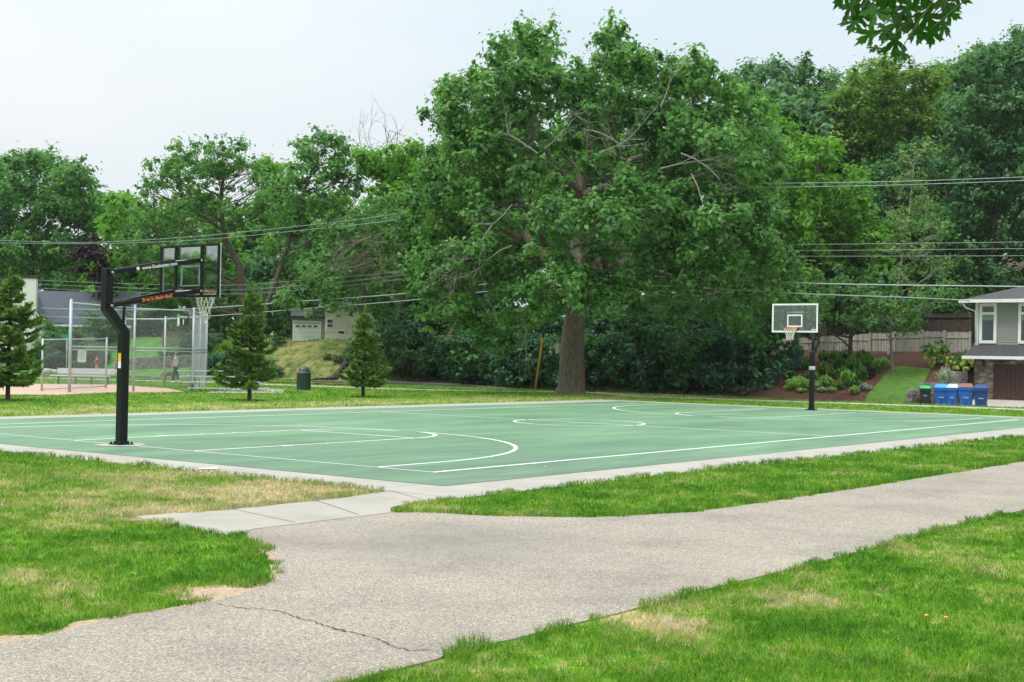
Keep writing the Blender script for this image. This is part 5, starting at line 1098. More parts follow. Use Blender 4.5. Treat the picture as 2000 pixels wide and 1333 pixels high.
def house2():
    o_ = at(335, 668, 112); o_.z = Hs(o_.x, o_.y)-.3; root = thing('second_house', 'small white house with grey roof seen through the chain link backstop', 'house', o_); X = frame(o_, -.15); zz = lambda py: at(335, py, 112).z-o_.z
    ze, zr = zz(628), zz(604); mb = MB(); mb.box((-2.2, 0, -1), (3.2, 6, ze), X); mb.build('wall', M('offwhite_siding', (.58, .60, .57), .7), root)
    mb = MB(); mb.add([X(p) for p in [(-2.6, -.4, ze-.1), (3.6, -.4, ze-.1), (3.4, 3, zr), (-2.4, 3, zr)]], [(0, 1, 2, 3)]); mb.add([X(p) for p in [(-2.6, 6.4, ze-.1), (3.6, 6.4, ze-.1), (3.4, 3, zr), (-2.4, 3, zr)]], [(0, 1, 2, 3)]); mb.build('roof', SHING, root)
    win(root, X, -1.0, -.3, zz(650), zz(634)); win(root, X, 1.5, 2.2, zz(650), zz(634))
    o2 = at(350, 668, 98); o2.z = Hs(o2.x, o2.y); fr_ = thing('slat_fence', 'dark horizontal slat fence in front of the second white house', 'fence', o2); X = frame(o2, 0); zb = at(350, 668, 98).z-o2.z
    for x in (-1.2, .2, 1.6, 3.0): mb = MB(); mb.box((x, 0, -.5), (x+.1, .1, zb+.75), X); mb.build('post', WOODD, fr_)
    mb = MB()
    for k in range(6): mb.box((-1.3, -.03, zb-.15+k*.15), (3.2, -.002, zb-.04+k*.15), X)
    mb.build('slat_panel', M('slat_brown', (.17, .14, .12)), fr_)
house2()
def house3():
    D = 96; o_ = at(634, 668, D); g_ = o_.z; root = thing('garage_house', 'cream house with white garage door at the top of the dry slope', 'house', o_); X = frame(o_, .12); k = D/CF; z = lambda py: (668-py)*k
    xl, xm, xr = (572-634)*k, (626-634)*k, 5.0
    mb = MB(); mb.box((xl-.05, .55, -3), (-.02, 6, z(622)), X); mb.build('garage_wall', OSID, root)
    mb = MB(); mb.box((0, 0, -3), (xr, 7, z(602)), X)
    mb.build('wall', CSID, root)
    mb = MB()
    for i in range(12): mb.box((.003, -.022, i*.2+.0), (xr, -.001, i*.2+.17), X)
    mb.build('siding', CSID, root)
    mb = MB(); mb.box((xl-.2, .0, z(622)), (-.05, 6.4, z(622)+.12), X); mb.add([X(p) for p in [(xl-.2, -.1, z(622)+.13), (-.05, -.1, z(622)+.13), (-.05, 3.2, z(600)), (xl-.2, 3.2, z(600))]], [(0, 1, 2, 3)])
    mb.add([X(p) for p in [(-.5, -.5, z(602)), (xr+.5, -.5, z(602)), (xr+.5, 3.5, z(586)), (-.5, 3.5, z(586))]], [(0, 1, 2, 3)]); mb.build('roof', SHINGD, root)
    gd = MB()
    for i in range(4): gd.box((xl+.08, .48+.01*(i % 2), .02+i*.32), (xm-.08, .52, .02+i*.32+.31), X)
    dr = gd.build('garage_door', WHT, root, .008); mb = MB(); mb.box((xl-.02, .47, -.05), (xl+.075, .545, z(630)+.1), X); mb.box((xm-.075, .47, -.05), (xm+.02, .545, z(630)+.1), X); mb.box((xl+.08, .47, z(631)), (xm-.08, .545, z(630)+.1), X); mb.build('door_frame', WHT, root)
    for i in range(4): x = xl+.2+i*.42; mb = MB(); mb.box((x, .465, 1.03), (x+.28, .475, 1.17), X); mb.build('door_window', WIN, dr)
    win(root, X, .12, .60, z(641), z(623), y=-.025, fr=.05); mb = MB(); mb.box((.98, -.05, z(651)), (1.38, -.025, z(646)), X); mb.build('vent', BLK, root)
    mb = MB(); mb.box((.0, -.06, z(643.5)-.12), (xr, -.024, z(643.5)-.07), X); mb.build('trim_board', WHT, root)
house3()
# earth mound / dark retaining edge beside the driveway
gt = thing('rock_border', 'dark weathered timber and rock border along the driveway', 'stones', PU(660, 735, 52)); mb = MB()
for k in range(34):
    q = at(610+k*2.6, 730, 86+k*.2); q.z = Hs(q.x, q.y)+.1+k*.006; r_ = random.uniform(.14, .28); mb.lathe([(0, r_*.8), (r_*.6, r_*.7), (r_, r_*.2), (r_*.9, -.3)], 7, q)
mb.build('rocks', M('dark_rock', (.075, .062, .05), .95, var=.4, scale=5), gt)

# ------------------------------------------------------------------ right hand setting: garden bank
drape('mulch_bed', (49.65, 21.5), (49.65, YG+1.2), (61, YG+1.0), (61, 26.5), MMUL, 24, 20, .05)
drape('lawn_patch', PU(1687, 780, 49.7), PU(1787, 783, 49.7), PU(1818, 732, 56), PU(1742, 730, 56.4), MLAWN, 12, 12, .09)
drape('driveway', (49.6, YG-.4), (49.6, YG-12), (55.2, YG-12), (55.2, YG-.4), MPAD, 16, 8, .05)
# grey wooden fence
wf = thing('wooden_fence', 'weathered grey board fence running along the top of the mulch bed', 'fence', PU(1740, 700, 60.6))
FU = 60.6
fx = [(1896, 650, 712), (1845, 648, 707), (1802, 647, 704), (1748, 650, 704), (1700, 652, 702), (1650, 655, 699), (1600, 658, 696), (1560, 660, 694), (1520, 662, 694)]
for i, (px, t_, b_) in enumerate(fx):
    q = PU(px, t_, FU); z1_ = q.z; z0_ = PU(px, b_, FU).z; mb = MB(); mb.box((FU-.10, q.y-.055, z0_-.8), (FU-.006, q.y+.055, z1_+.08)); mb.build('post', WOODF, wf)
    if i:
        qa = PU(fx[i-1][0], fx[i-1][1], FU); za0 = PU(fx[i-1][0], fx[i-1][2], FU).z; mb = MB(); y = q.y+.06; n = int((y-.06-qa.y-.12)/.155) if False else int(abs(qa.y-q.y)/.155)
        for k in range(n):
            f = (k+.5)/n; yy = q.y+(qa.y-q.y)*f; zt = z1_+(qa.z-z1_)*f; zb = z0_+(za0-z0_)*f; j = random.uniform(-.012, .012)
            mb.box((FU+j, yy-.07, zb-.9), (FU+j+.025, yy+.07, zt+random.uniform(-.03, .02)))
        mb.build('fence_panel', WOODF, wf)
        mb = MB(); zt = min(z1_, qa.z)-.28; mb.box((FU-.045, min(q.y, qa.y)+.056, zt-.04), (FU-.0145, max(q.y, qa.y)-.056, zt+.04)); mb.build('rail', WOODF, wf)
df = thing('dark_fence', 'dark brown board fence high on the slope behind the clipped shrubs', 'fence', PU(1830, 640, 69)); mb = MB(); a_, b_ = PU(1765, 612, 69), PU(1900, 614, 69)
n = int(abs(a_.y-b_.y)/.16)
for k in range(n): f = k/n; yy = a_.y+(b_.y-a_.y)*f; mb.box((69+random.uniform(-.01, .01), yy-.07, 2.2), (69.03, yy+.07, a_.z+(b_.z-a_.z)*f+random.uniform(-.03, .03)))
mb.build('fence_panel', WOODD, df); mb = MB(); mb.box((68.9, min(a_.y, b_.y), a_.z-.3), (68.985, max(a_.y, b_.y), a_.z-.2)); mb.build('rail', WOODD, df)

def bush(name, label, cat, px, py, rpx, hpx, u, mat, group=None, leaf=(.16, .10), per=240, dens=2.2, rr=(.14, .3), stem=True, floor=True):
    q = PU(px, py, u+3); sc_ = (q-CAM).dot(cF)/CF; gz = Hs(q.x, q.y) if floor else q.z; root = thing(name, label, cat, (q.x, q.y, gz), group); r_ = rpx*sc_; h_ = hpx*sc_
    Bq = [(q.x+random.uniform(-.35, .35)*r_, q.y+random.uniform(-.35, .35)*r_, gz+h_*random.uniform(.35, .62), r_*.62, r_*.62, h_*.36) for _ in range(5)]
    cl, rad, ce, bi = clumps(Bq, dens, *rr); leaves_mesh('foliage', cl, rad, per, leaf[0], leaf[1], mat, root, cent=ce)
    mb = MB(); 
    for b in Bq: mb.tube([(q.x, q.y, gz-.1), b[:3]], [.03, .012], 4, False)
    mb.build('stem', BARKD, root); return root, Bq
for px, wx, lb in ((1800, 28, 'left'), (1845, 30, 'middle'), (1875, 20, 'right')):
    bush('clipped_shrub', '%s one of the bright green clipped shrubs above the grey fence' % lb, 'shrub', px, 650, wx, 26, 61, LF['bright'], 'clipped shrubs above the fence', (.2, .13), 200, 1.6, (.2, .4))
# dwarf blue spruces
def blades_plant(name, label, px, py, u, rad_px, h_px, mat, n=90, wd=.035, group='perennials planted in the mulch bed', upr=.6):
    q = PU(px, py, u+3); gz = Hs(q.x, q.y)+.04; sc_ = (q-CAM).dot(cF)/CF; r_ = rad_px*sc_; h_ = h_px*sc_
    a = rng.uniform(0, 2*np.pi, n); rr_ = rng.random(n)**.6*r_; hh = h_*rng.uniform(.55, 1.1, n)*(1-.35*(rr_/r_)); b0 = np.stack([q.x+np.cos(a)*rr_*.3, q.y+np.sin(a)*rr_*.3, np.full(n, gz)], 1)
    tip = np.stack([q.x+np.cos(a)*rr_*1.15, q.y+np.sin(a)*rr_*1.15, gz+hh*rng.uniform(.45, 1., n)], 1); midp = b0*.45+tip*.55; midp[:, 2] = gz+hh
    ax = rng.uniform(0, np.pi*2, n); sd_ = np.stack([np.cos(ax), np.sin(ax), np.zeros(n)], 1)*wd
    V = np.stack([b0-sd_*.4, b0+sd_*.4, midp+sd_, tip, midp-sd_], 1).reshape(-1, 3); b_ = np.arange(n)*5
    F_ = np.concatenate([np.stack([b_, b_+1, b_+2], 1), np.stack([b_, b_+2, b_+4], 1), np.stack([b_+4, b_+2, b_+3], 1)])
    root = tag(npmesh(name, V, F_, mat, None, np.tile(np.clip(rng.normal(.5, .22, n), 0, 1), 3)), label, 'plant', group); return root
for px, py, u, rp, hp, lb in ((1515, 750, 50.3, 11, 34, 'small round blue spruce at the left of the mulch bed'), (1555, 738, 52.5, 17, 34, 'larger blue spruce in the mulch bed left of the far hoop pole'), (1553, 690, 54.5, 11, 60, 'thin leggy blue spruce leader behind the larger blue spruce')):
    q = PU(px, py, u+3); sc_ = (q-CAM).dot(cF)/CF; gz = Hs(q.x, q.y); root = thing('blue_spruce', lb, 'shrub', (q.x, q.y, gz), 'dwarf blue spruces in the mulch bed'); n = 2600
    zz = rng.random(n)**1.2; a = rng.uniform(0, 2*np.pi, n); r_ = rp*sc_*(1-zz)**.55*(.55+.45*rng.random(n))*(1+.25*np.sin(zz*22)); P = np.stack([q.x+r_*np.cos(a), q.y+r_*np.sin(a), gz+.08+zz*hp*sc_], 1)
    D = np.stack([np.cos(a), np.sin(a), rng.uniform(-.1, .7, n)], 1)+rng.normal(0, .4, (n, 3)); D /= np.linalg.norm(D, axis=1)[:, None]; sd_ = rng.normal(size=(n, 3)); sd_ -= D*(sd_*D).sum(1)[:, None]; sd_ /= np.linalg.norm(sd_, axis=1)[:, None]
    V = np.stack([P-D*.04, P+sd_*.02, P+D*.1, P-sd_*.02], 1).reshape(-1, 3); npmesh('foliage', V, np.arange(4*n).reshape(n, 4), LF['spruce'], root, np.clip(rng.normal(.5, .2, n), 0, 1))
    mb = MB(); mb.tube([(q.x, q.y, gz-.05), (q.x, q.y, gz+hp*sc_)], [.04, .01], 5, False); mb.build('trunk', BARKD, root)
pl = [(1560, 765, 48.3, 26, 28, 'hosta', 'variegated plant in the mulch bed left of the far hoop pole'), (1540, 770, 48.0, 12, 12, 'hosta', 'low pale plant left of the far hoop pole'), (1565, 778, 47.6, 12, 9, 'hosta', 'yellow green plant at the front of the bed left of the pole'), (1585, 745, 50, 16, 26, 'bright', 'green perennial directly behind the far hoop pole'),
      (1612, 760, 48.8, 18, 26, 'hosta', 'pale leafy plant right of the far hoop pole'), (1608, 735, 51.5, 14, 28, 'bright', 'upright green perennial behind the pale leafy plant'), (1605, 774, 47.8, 11, 11, 'silver', 'small silvery plant right of the pole near the curb'), (1625, 776, 47.8, 12, 12, 'hosta', 'small green plant beside the silvery one'),
      (1655, 757, 49.2, 20, 36, 'hosta', 'tall pale green plant in the centre of the mulch bed'), (1640, 728, 52.2, 18, 30, 'dark', 'dark perennial in the rear of the mulch bed'), (1665, 730, 52, 20, 36, 'bright', 'feathery bright green plant in the rear of the bed'), (1680, 745, 50.5, 16, 34, 'left', 'ferny plant beside the purple shrub'),
      (1695, 722, 53, 20, 30, 'bright', 'bushy green plant near the top of the bed'), (1722, 722, 53, 20, 24, 'hosta', 'light green grassy plant at the right of the bed'), (1690, 768, 48.3, 16, 16, 'silver', 'grey green mounded plant at the front right of the bed'), (1668, 778, 47.6, 12, 18, 'hosta', 'yellowish plant left of the mounded grey green plant'),
      (1630, 715, 54, 16, 26, 'bright', 'plant close below the fence left part'), (1608, 715, 54, 14, 24, 'olive', 'reddish green perennial below the fence'), (1638, 768, 48.4, 14, 20, 'olive', 'dull olive plant low in the bed centre'), (1450, 772, 47.5, 10, 10, 'bright', 'small weed at the left end of the mulch bed near the curb'), (1433, 774, 47.3, 8, 8, 'bright', 'tiny weed tuft by the curb at the left end of the bed')]
pl += [(1575, 722, 52.5, 14, 22, 'bright', 'green perennial left of the pole below the fence'), (1590, 770, 48.2, 16, 20, 'hosta', 'leafy pale plant right against the far hoop pole'), (1645, 742, 50.8, 18, 26, 'bright', 'soft green plant in the middle of the bed'), (1672, 760, 49, 14, 18, 'dark', 'small dark plant beside the purple shrub'), (1710, 735, 52, 14, 20, 'left', 'green plant on the right flank of the bed'),
       (1650, 708, 54.6, 18, 22, 'left', 'green plant touching the fence in the middle'), (1684, 706, 54.6, 16, 22, 'bright', 'bright plant touching the fence further right'), (1540, 745, 50.6, 14, 16, 'bright', 'low green plant between the two blue spruces'), (1500, 768, 48, 12, 12, 'left', 'low plant in front of the small blue spruce'), (1622, 742, 50.8, 12, 22, 'olive', 'reddish olive plant near the middle of the bed')]
for px, py, u, rp, hp, mt, lb in pl: blades_plant('perennial', lb, px, py, u, rp, hp, LF[mt], 210 if hp > 14 else 110)
bush('purple_shrub', 'dark purple leaved shrub at the right of the mulch bed', 'shrub', 1700, 748, 17, 28, 50.8, LF['purple'], None, (.10, .07), 300, 3, (.12, .25))
for px, py, u, rp, hp, lb in ((1845, 745, 50.0, 26, 38, 'left'), (1870, 742, 49.8, 22, 34, 'right')): blades_plant('silver_grass', '%s clump of silvery ornamental grass above the bins' % lb, px, py-6, u, rp, hp, LF['silver'], 170, .02, 'silvery ornamental grasses')
# hydrangea
hy1, Bq = bush('hydrangea', 'tall hydrangea with lime green flower heads against the grey fence', 'shrub', 1830, 724, 40, 56, 53.6, LF['left'], 'flowering hydrangeas beside the grey house')
hy2, Bq2 = bush('hydrangea', 'lower hydrangea with lime green flower heads next to the house wall', 'shrub', 1873, 726, 38, 38, 53.2, LF['left'], 'flowering hydrangeas beside the grey house')
LIME = M('hydrangea_bloom', (.50, .64, .13), .8, var=.3, scale=12, bump=.8, bscale=30)
def blooms(root, px0, px1, py0, py1, u, n):
    for k in range(int(n*1.5)):
        x = random.uniform(px0, px1); f = (x-px0)/(px1-px0); y = random.uniform(py0, py1); q = PU(x, y, u+3-random.uniform(.5, 1.2)); r_ = random.uniform(.08, .13); mb = MB()
        vs = []; 
        for j in range(34):
            zf = 1-2*(j+.5)/34; ph = j*2.4; rr_ = math.sqrt(1-zf*zf); c_ = q+Vector((rr_*math.cos(ph), rr_*math.sin(ph), zf))*r_*.72; e = r_*.36
            mb.lathe([(0, e), (e*.9, 0), (0, -e*.6)], 5, c_)
        mb.build('flower_head', LIME, root)
blooms(hy1, 1806, 1850, 678, 722, 54.2, 20); blooms(hy2, 1850, 1900, 698, 724, 53.6, 20)
# stacked stone retaining wall between garden and driveway
sw = thing('garden_wall', 'stacked grey stone retaining wall stepping down behind the bins', 'wall', PU(1860, 760, 52.6)); mb = MB()
def stonerow(a, b_, z0, rows, hh=.15, th=.3, bz=None):
    a = Vector(a); b_ = Vector(b_); d = (b_-a); ln = d.length; d.normalize(); nn = Vector((-d.y, d.x))
    for r_ in range(rows):
        x = random.uniform(-.2, 0)
        while x < ln-.05:
            l_ = min(random.uniform(.25, .55), ln-x+.02); j = random.uniform(0, .04)
            mb.box((x+.006, j, z0+r_*hh), (x+l_-.008, th, z0+r_*hh+hh-.012), lambda p: Vector((a.x, a.y, 0))+Vector((d.x, d.y, 0))*p.x+Vector((nn.x, nn.y, 0))*p.y+Vector((0, 0, p.z))); x += l_
yv = lambda px, u: PU(px, 780, u).y
stonerow((49.7, yv(1783, 49.7)), (51.2, yv(1803, 51.2)), -.35, 6); stonerow((51.2, yv(1803, 51.2)), (52.8, yv(1850, 52.8)), -.3, 8); stonerow((52.8, yv(1850, 52.8)), (55.1, YG+.35), -.3, 12)
mb.build('stonework', GSTONE, sw, .012)

# ------------------------------------------------------------------ grey house on the right
HU = 55.0
def house4():
    q = PU(1903, 785, HU); root = thing('grey_house', 'grey sided two storey house with stone base and brown garage door', 'house', (HU, q.y, 0))
    yL = PU(1903, 700, HU).y; yR = yL-12
    Z_ = lambda py, px=1920: PU(px, py, HU).z
    Y = lambda px: PU(px, 700, HU).y
    zb, zp0, zp1, ze = -.1, Z_(697), Z_(673), Z_(588); 
    gy0, gy1 = Y(1940), Y(1940)-4.9; gz = Z_(711)
    X = lambda p: Vector((p[0], p[1], p[2]))
    mb = MB(); mb.box((HU+.02, gy0, zb-.4), (HU+.32, yL, zp0+.5)); mb.box((HU+.02, gy1, gz), (HU+.32, gy0-.002, zp0+.5)); mb.box((HU+.02, yR, zb-.4), (HU+.32, gy1-.002, zp0+.5)); mb.box((HU+.33, yL-.32, zb-.4), (HU+9, yL-.01, zp0+.5)); mb.build('stone_wall', STONE, root)
    mb = MB(); mb.box((HU+.12, yR, zp0+.52), (HU+9, yL-.05, ze), X); mb.build('wall', SIDG, root)
    mb = MB(); nrow = int((ze-zp1)/.135)
    for i in range(nrow): z0 = zp1+i*.135; mb.add([X(p) for p in [(HU+.085, yR, z0), (HU+.085, yL-.12, z0), (HU+.115, yL-.12, z0+.133), (HU+.115, yR, z0+.133), (HU+.119, yR, z0), (HU+.119, yL-.12, z0)]], [(0, 1, 2, 3), (0, 4, 5, 1)])
    mb.build('siding', SIDG, root)
    mb = MB(); mb.box((HU+.06, yL-.16, zp0+.5), (HU+.20, yL, ze)); mb.build('corner_board', WHT, root)
    # pent roof over the garage
    yo = Y(1889); yo2 = Y(1903)
    mb = MB(); mb.add([X(p) for p in [(HU-.75, yo, zp0), (HU-.75, yR, zp0), (HU+.1, yR, zp1), (HU+.1, yo2-.0, zp1)]], [(0, 1, 2, 3)]); mb.add([X(p) for p in [(HU-.75, yo, zp0), (HU+.1, yo2, zp1), (HU+.1, yo, zp0)]], [(0, 1, 2)]); mb.add([X(p) for p in [(HU-.75, yo, zp0), (HU-.75, yR, zp0), (HU+.1, yR, zp0-.002), (HU+.1, yo, zp0-.002)]], [(0, 1, 2, 3)])
    mb.build('porch_roof', SHINGD, root); mb = MB(); mb.box((HU-.80, yR, zp0-.13), (HU-.752, yo+.03, zp0+.03)); mb.box((HU-.75, yo-.01, zp0-.13), (HU+.1, yo+.03, zp0-.004)); mb.build('fascia', WHT, root)
    # main hip roof
    ya = Y(1879); rz = ze+1.75; mb = MB(); x0, x1 = HU-.55, HU+9.6
    P_ = [(x0, ya, ze+.02), (x0, yR-1, ze+.02), (x1, yR-1, ze+.02), (x1, ya, ze+.02), (HU+4.6, ya-5.2, rz), (HU+4.6, yR+4, rz)]
    mb.add([X(p) for p in P_], [(0, 1, 5, 4), (1, 2, 5), (2, 3, 4, 5), (3, 0, 4), (0, 3, 2, 1)]); mb.build('roof', SHINGD, root)
    mb = MB(); mb.box((x0-.06, yR-1, ze-.12), (x0-.002, ya+.04, ze+.06)); mb.box((x0, ya+.002, ze-.12), (x1, ya+.06, ze+.06)); mb.box((x0, yR-1, ze-.03), (HU+.1, ya, ze+.01)); mb.build('gutter', WHT, root)
    mb = MB(); mb.tube([(x0+.02, ya-.15, ze-.1), (x0+.15, ya-.25, ze-.35), (HU+.0, yL-.02, ze-.55), (HU+.02, yL-.05, zp1+.1)], .045, 8); mb.build('downspout', WHT, root)
    for k, (a, b_) in enumerate(((1911, 1945), (1987, 2022), (2062, 2098))):
        y1, y0 = Y(a), Y(b_); z0, z1 = Z_(671, 1928), Z_(593, 1928); mb = MB(); t_ = .155; xf = HU+.03
        zs = z0+(z1-z0)*.72
        for aa, bb_ in (((xf, y0, z0), (HU+.1, y0+t_, z1)), ((xf, y1-t_, z0), (HU+.1, y1, z1)), ((xf, y0+t_, z0), (HU+.1, y1-t_, z0+t_)), ((xf, y0+t_, z1-t_), (HU+.1, y1-t_, z1)), ((xf, y0+t_, zs), (HU+.1, y1-t_, zs+t_*.8))): mb.box(aa, bb_)
        f = mb.build('window', WHT, root); mb = MB(); mb.box((HU+.06, y0+t_, z0+t_), (HU+.07, y1-t_, z1-t_)); mb.build('pane', WIN, f); mb = MB(); mb.box((HU+.052, y0+t_+.02, zs-.30), (HU+.058, y1-t_-.02, zs-.002)); mb.build('blind', WINB, f)
    mb = MB(); n = 22; wv = (gy0-gy1)/n
    for i in range(n): mb.box((HU+.14-(.012 if i % 2 else 0), gy1+i*wv+.01, zb+.05), (HU+.2, gy1+(i+1)*wv-.01, gz-.02))
    mb.box((HU+.16, gy1, zb), (HU+.22, gy0, gz)); gd = mb.build('garage_door', MB_BRN, root)
    mb = MB()
    for i in range(5): z_ = zb+.02+i*(gz-zb-.12)/4; mb.box((HU+.115, gy1, z_), (HU+.126, gy0, z_+.08))
    mb.build('door_rail', MB_BRN, gd); mb = MB(); mb.box((HU-.02, Y(1924), gz-.15), (HU+.018, Y(1918), zp0-.02)); mb.box((HU-.5, Y(1922), zp0-.14), (HU-.02, Y(1919), zp0-.04)); mb.build('bracket', BARKD, root)
    return root
house4()
# wheeled bins
def wheelie(label, px, wpx, hpx, body, lid, group='wheeled bins lined up at the kerb'):
    u = 49.9; q = PU(px, 792, u); gz = Hs(q.x, q.y)+.03; sc_ = (q-CAM).dot(cF)/CF; W_ = wpx*sc_; ztop = PU(px, 751+hpx, u).z; Hh = ztop-gz
    root = thing('wheeled_bin', label, 'bin', (q.x, q.y, gz), group); c_ = Vector((q.x, q.y, gz)); a_ = random.uniform(-.12, .12)+YAW*.45; cA, sA = math.cos(a_), math.sin(a_)
    X = lambda p: c_+Vector((p[0]*cA-p[1]*sA, p[0]*sA+p[1]*cA, p[2]))
    w0, w1, d0, d1 = W_*.40, W_*.48, .26, .34; hb = Hh*.86
    mb = MB(); mb.add([X(p) for p in [(-d0, -w0, .06), (d0, -w0, .06), (d0, w0, .06), (-d0, w0, .06), (-d1, -w1, hb), (d1, -w1, hb), (d1, w1, hb), (-d1, w1, hb)]], [(0, 3, 2, 1), (4, 5, 6, 7), (0, 1, 5, 4), (1, 2, 6, 5), (2, 3, 7, 6), (3, 0, 4, 7)]); mb.build('bin_body', body, root, .02)
    mb = MB(); mb.box((-d1-.03, -w1-.02, hb-.14), (d1+.02, w1+.02, hb-.002), X); mb.build('rim', body, root, .015)
    mb = MB(); mb.add([X(p) for p in [(-d1-.05, -w1-.035, hb+.002), (d1+.06, -w1-.035, hb+.002), (d1+.06, w1+.035, hb+.002), (-d1-.05, w1+.035, hb+.002), (-d1+.08, -w1*.8, Hh), (d1, -w1*.8, Hh+.02), (d1, w1*.8, Hh+.02), (-d1+.08, w1*.8, Hh)]], [(0, 3, 2, 1), (4, 5, 6, 7), (0, 1, 5, 4), (1, 2, 6, 5), (2, 3, 7, 6), (3, 0, 4, 7)]); mb.build('lid', lid, root, .02)
    for sg in (-1, 1): mb = MB(); mb.tube([X((d0-.02, sg*(w0+.0), .12)), X((d0-.02, sg*(w0+.06), .12))], .12, 14); mb.build('wheel', BLK, root)
    dd = (d1+d0)/2; mb = MB(); mb.box((-dd-.035, -w0*.42, hb*.52), (-dd-.002, w0*.42, hb*.57), X); mb.build('catch_bar', GALV, root)
    mb = MB(); zc = hb*.30; mb.add([X((-d0-.03-.0*i, w0*.33*math.cos(t_), zc+hb*.34*math.sin(t_)*1.0)) for i, t_ in enumerate([j*math.pi/8 for j in range(9)])]+[X((-d0-.03, -w0*.33, .2)), X((-d0-.03, w0*.33, .2))], [tuple(range(11))])
    mb.build('recess_shade_panel', M(label[:8]+'_recess_shade', tuple(x*.6 for x in ((.012, .13, .46) if body is BINB else (.01, .06, .21) if body is BINN else (.022, .028, .026))), .5), root); return root  # flat panel: the shade of a recess is put into a darkened body colour
wheelie('narrow black wheeled bin with bright green lid', 1807, 21, 3, BINK, LIDG)
wheelie('blue wheeled bin with light blue lid nearest the green lidded bin', 1838, 27, 0, BINB, LIDL)
wheelie('blue wheeled bin with pale grey lid, second of the blue ones', 1861, 21, 0, BINB, LIDW)
wheelie('blue wheeled bin with reddish brown lid', 1887, 27, -1, BINB, LIDR)
wheelie('dark navy wheeled bin nearest the garage door', 1916, 26, 1, BINN, BINN)

# ------------------------------------------------------------------ utility pole, guy and wires
WU = 42.6
q = PU(1124, 768, WU); up = thing('utility_pole', 'brown wooden utility pole mostly hidden behind the oak trunk', 'utility pole', (q.x, q.y, 0)); topz = PU(1128, 335, WU).z
mb = MB(); mb.tube([(q.x, q.y-.45, -.3), (q.x, q.y-.2, 5), (q.x, q.y-.0, topz)], [.17, .15, .11], 12); mb.build('shaft', M('pole_wood', (.22, .12, .085), .9, var=.25), up)
mb = MB(); c_ = PU(1093, 681, WU-.0); mb.box((WU-.25, c_.y-.09, c_.z-.27), (WU-.05, c_.y+.09, c_.z+.27)); mb.build('meter_box', M('box_grey', (.46, .48, .44)), up)
mb = MB(); mb.box((WU-.06, q.y-.9, topz-.9), (WU+.06, q.y+.9, topz-.78)); mb.build('crossarm', BARKD, up)
gg = G(1045, 762); gt_ = thing('guy_wire', 'steel guy wire with yellow plastic guard left of the oak trunk', 'guy wire', gg); g2 = PU(1061, 652, WU-1.0); gd_ = (g2-gg); ge = gg+gd_*2.9
mb = MB(); mb.tube([gg, ge], .012, 5); mb.build('wire', GALV, gt_); mb = MB(); mb.tube([gg+gd_*.06, gg+gd_*.94], .055, 10); mb.build('guard', YEL, gt_); mb = MB(); mb.tube([gg+gd_*.941, gg+gd_*1.04], .05, 10); mb.build('guard_cap', M('cap_blue', (.02, .03, .10)), gt_)
WM = M('wire_grey', (.30, .32, .32), .6); WL = M('cable_pale', (.42, .46, .47), .6)
wires = [([(-100, 468), (0, 470), (150, 474), (300, 468), (500, 451), (790, 416), (1128, 352), (1400, 358), (1700, 356), (2000, 346), (2200, 335)], .014, WL, 'topmost overhead wire'),
 ([(-100, 472), (0, 475), (200, 476), (400, 468), (600, 449), (790, 427), (1128, 366), (1400, 367), (1700, 363), (2000, 353), (2200, 342)], .014, WL, 'second overhead wire from the top'),
 ([(-100, 543), (60, 547), (200, 553), (430, 558), (600, 547), (790, 529), (1128, 476), (1530, 478), (2000, 473), (2200, 470)], .012, WM, 'third overhead wire from the top'),
 ([(-100, 551), (60, 555), (200, 561), (430, 567), (600, 557), (790, 537), (1128, 488), (1530, 490), (2000, 486), (2200, 483)], .012, WM, 'fourth overhead wire from the top'),
 ([(-100, 558), (60, 563), (200, 569), (430, 575), (600, 566), (790, 545), (1128, 500), (1530, 501), (2000, 500), (2200, 498)], .012, WM, 'fifth overhead wire from the top'),
 ([(-100, 598), (0, 600), (137, 604), (300, 606), (420, 601), (600, 588), (800, 573), (1128, 540), (1590, 554), (1900, 559), (2200, 562)], .028, WL, 'thick pale overhead cable just above the lowest one'),
 ([(-100, 612), (0, 615), (137, 620), (300, 623), (420, 617), (600, 603), (800, 587), (1128, 556), (1590, 575), (1760, 581), (1895, 587)], .024, WL, 'lowest overhead cable ending at the grey house')]
for pts, r_, mt, lb in wires:
    P = [PU(x, y, WU) for x, y in pts]
    if pts[-1][0] == 1895: P[-1] = PU(1893, 587, HU-.6); P[-2] = PU(1760, 581, 47.5)
    fine = []
    for i in range(len(P)-1):   # Catmull-Rom
        p0, p1, p2, p3 = P[max(0, i-1)], P[i], P[i+1], P[min(len(P)-1, i+2)]
        for k in range(6): t_ = k/6; fine.append(.5*((2*p1)+(p2-p0)*t_+(2*p0-5*p1+4*p2-p3)*t_*t_+(3*p1-p0-3*p2+p3)*t_**3))
    fine.append(P[-1]); mb = MB(); mb.tube(fine, r_, 5); tag(mb.build('overhead_wire', mt), lb+' strung along the street', 'overhead wire', 'overhead wires along the street')

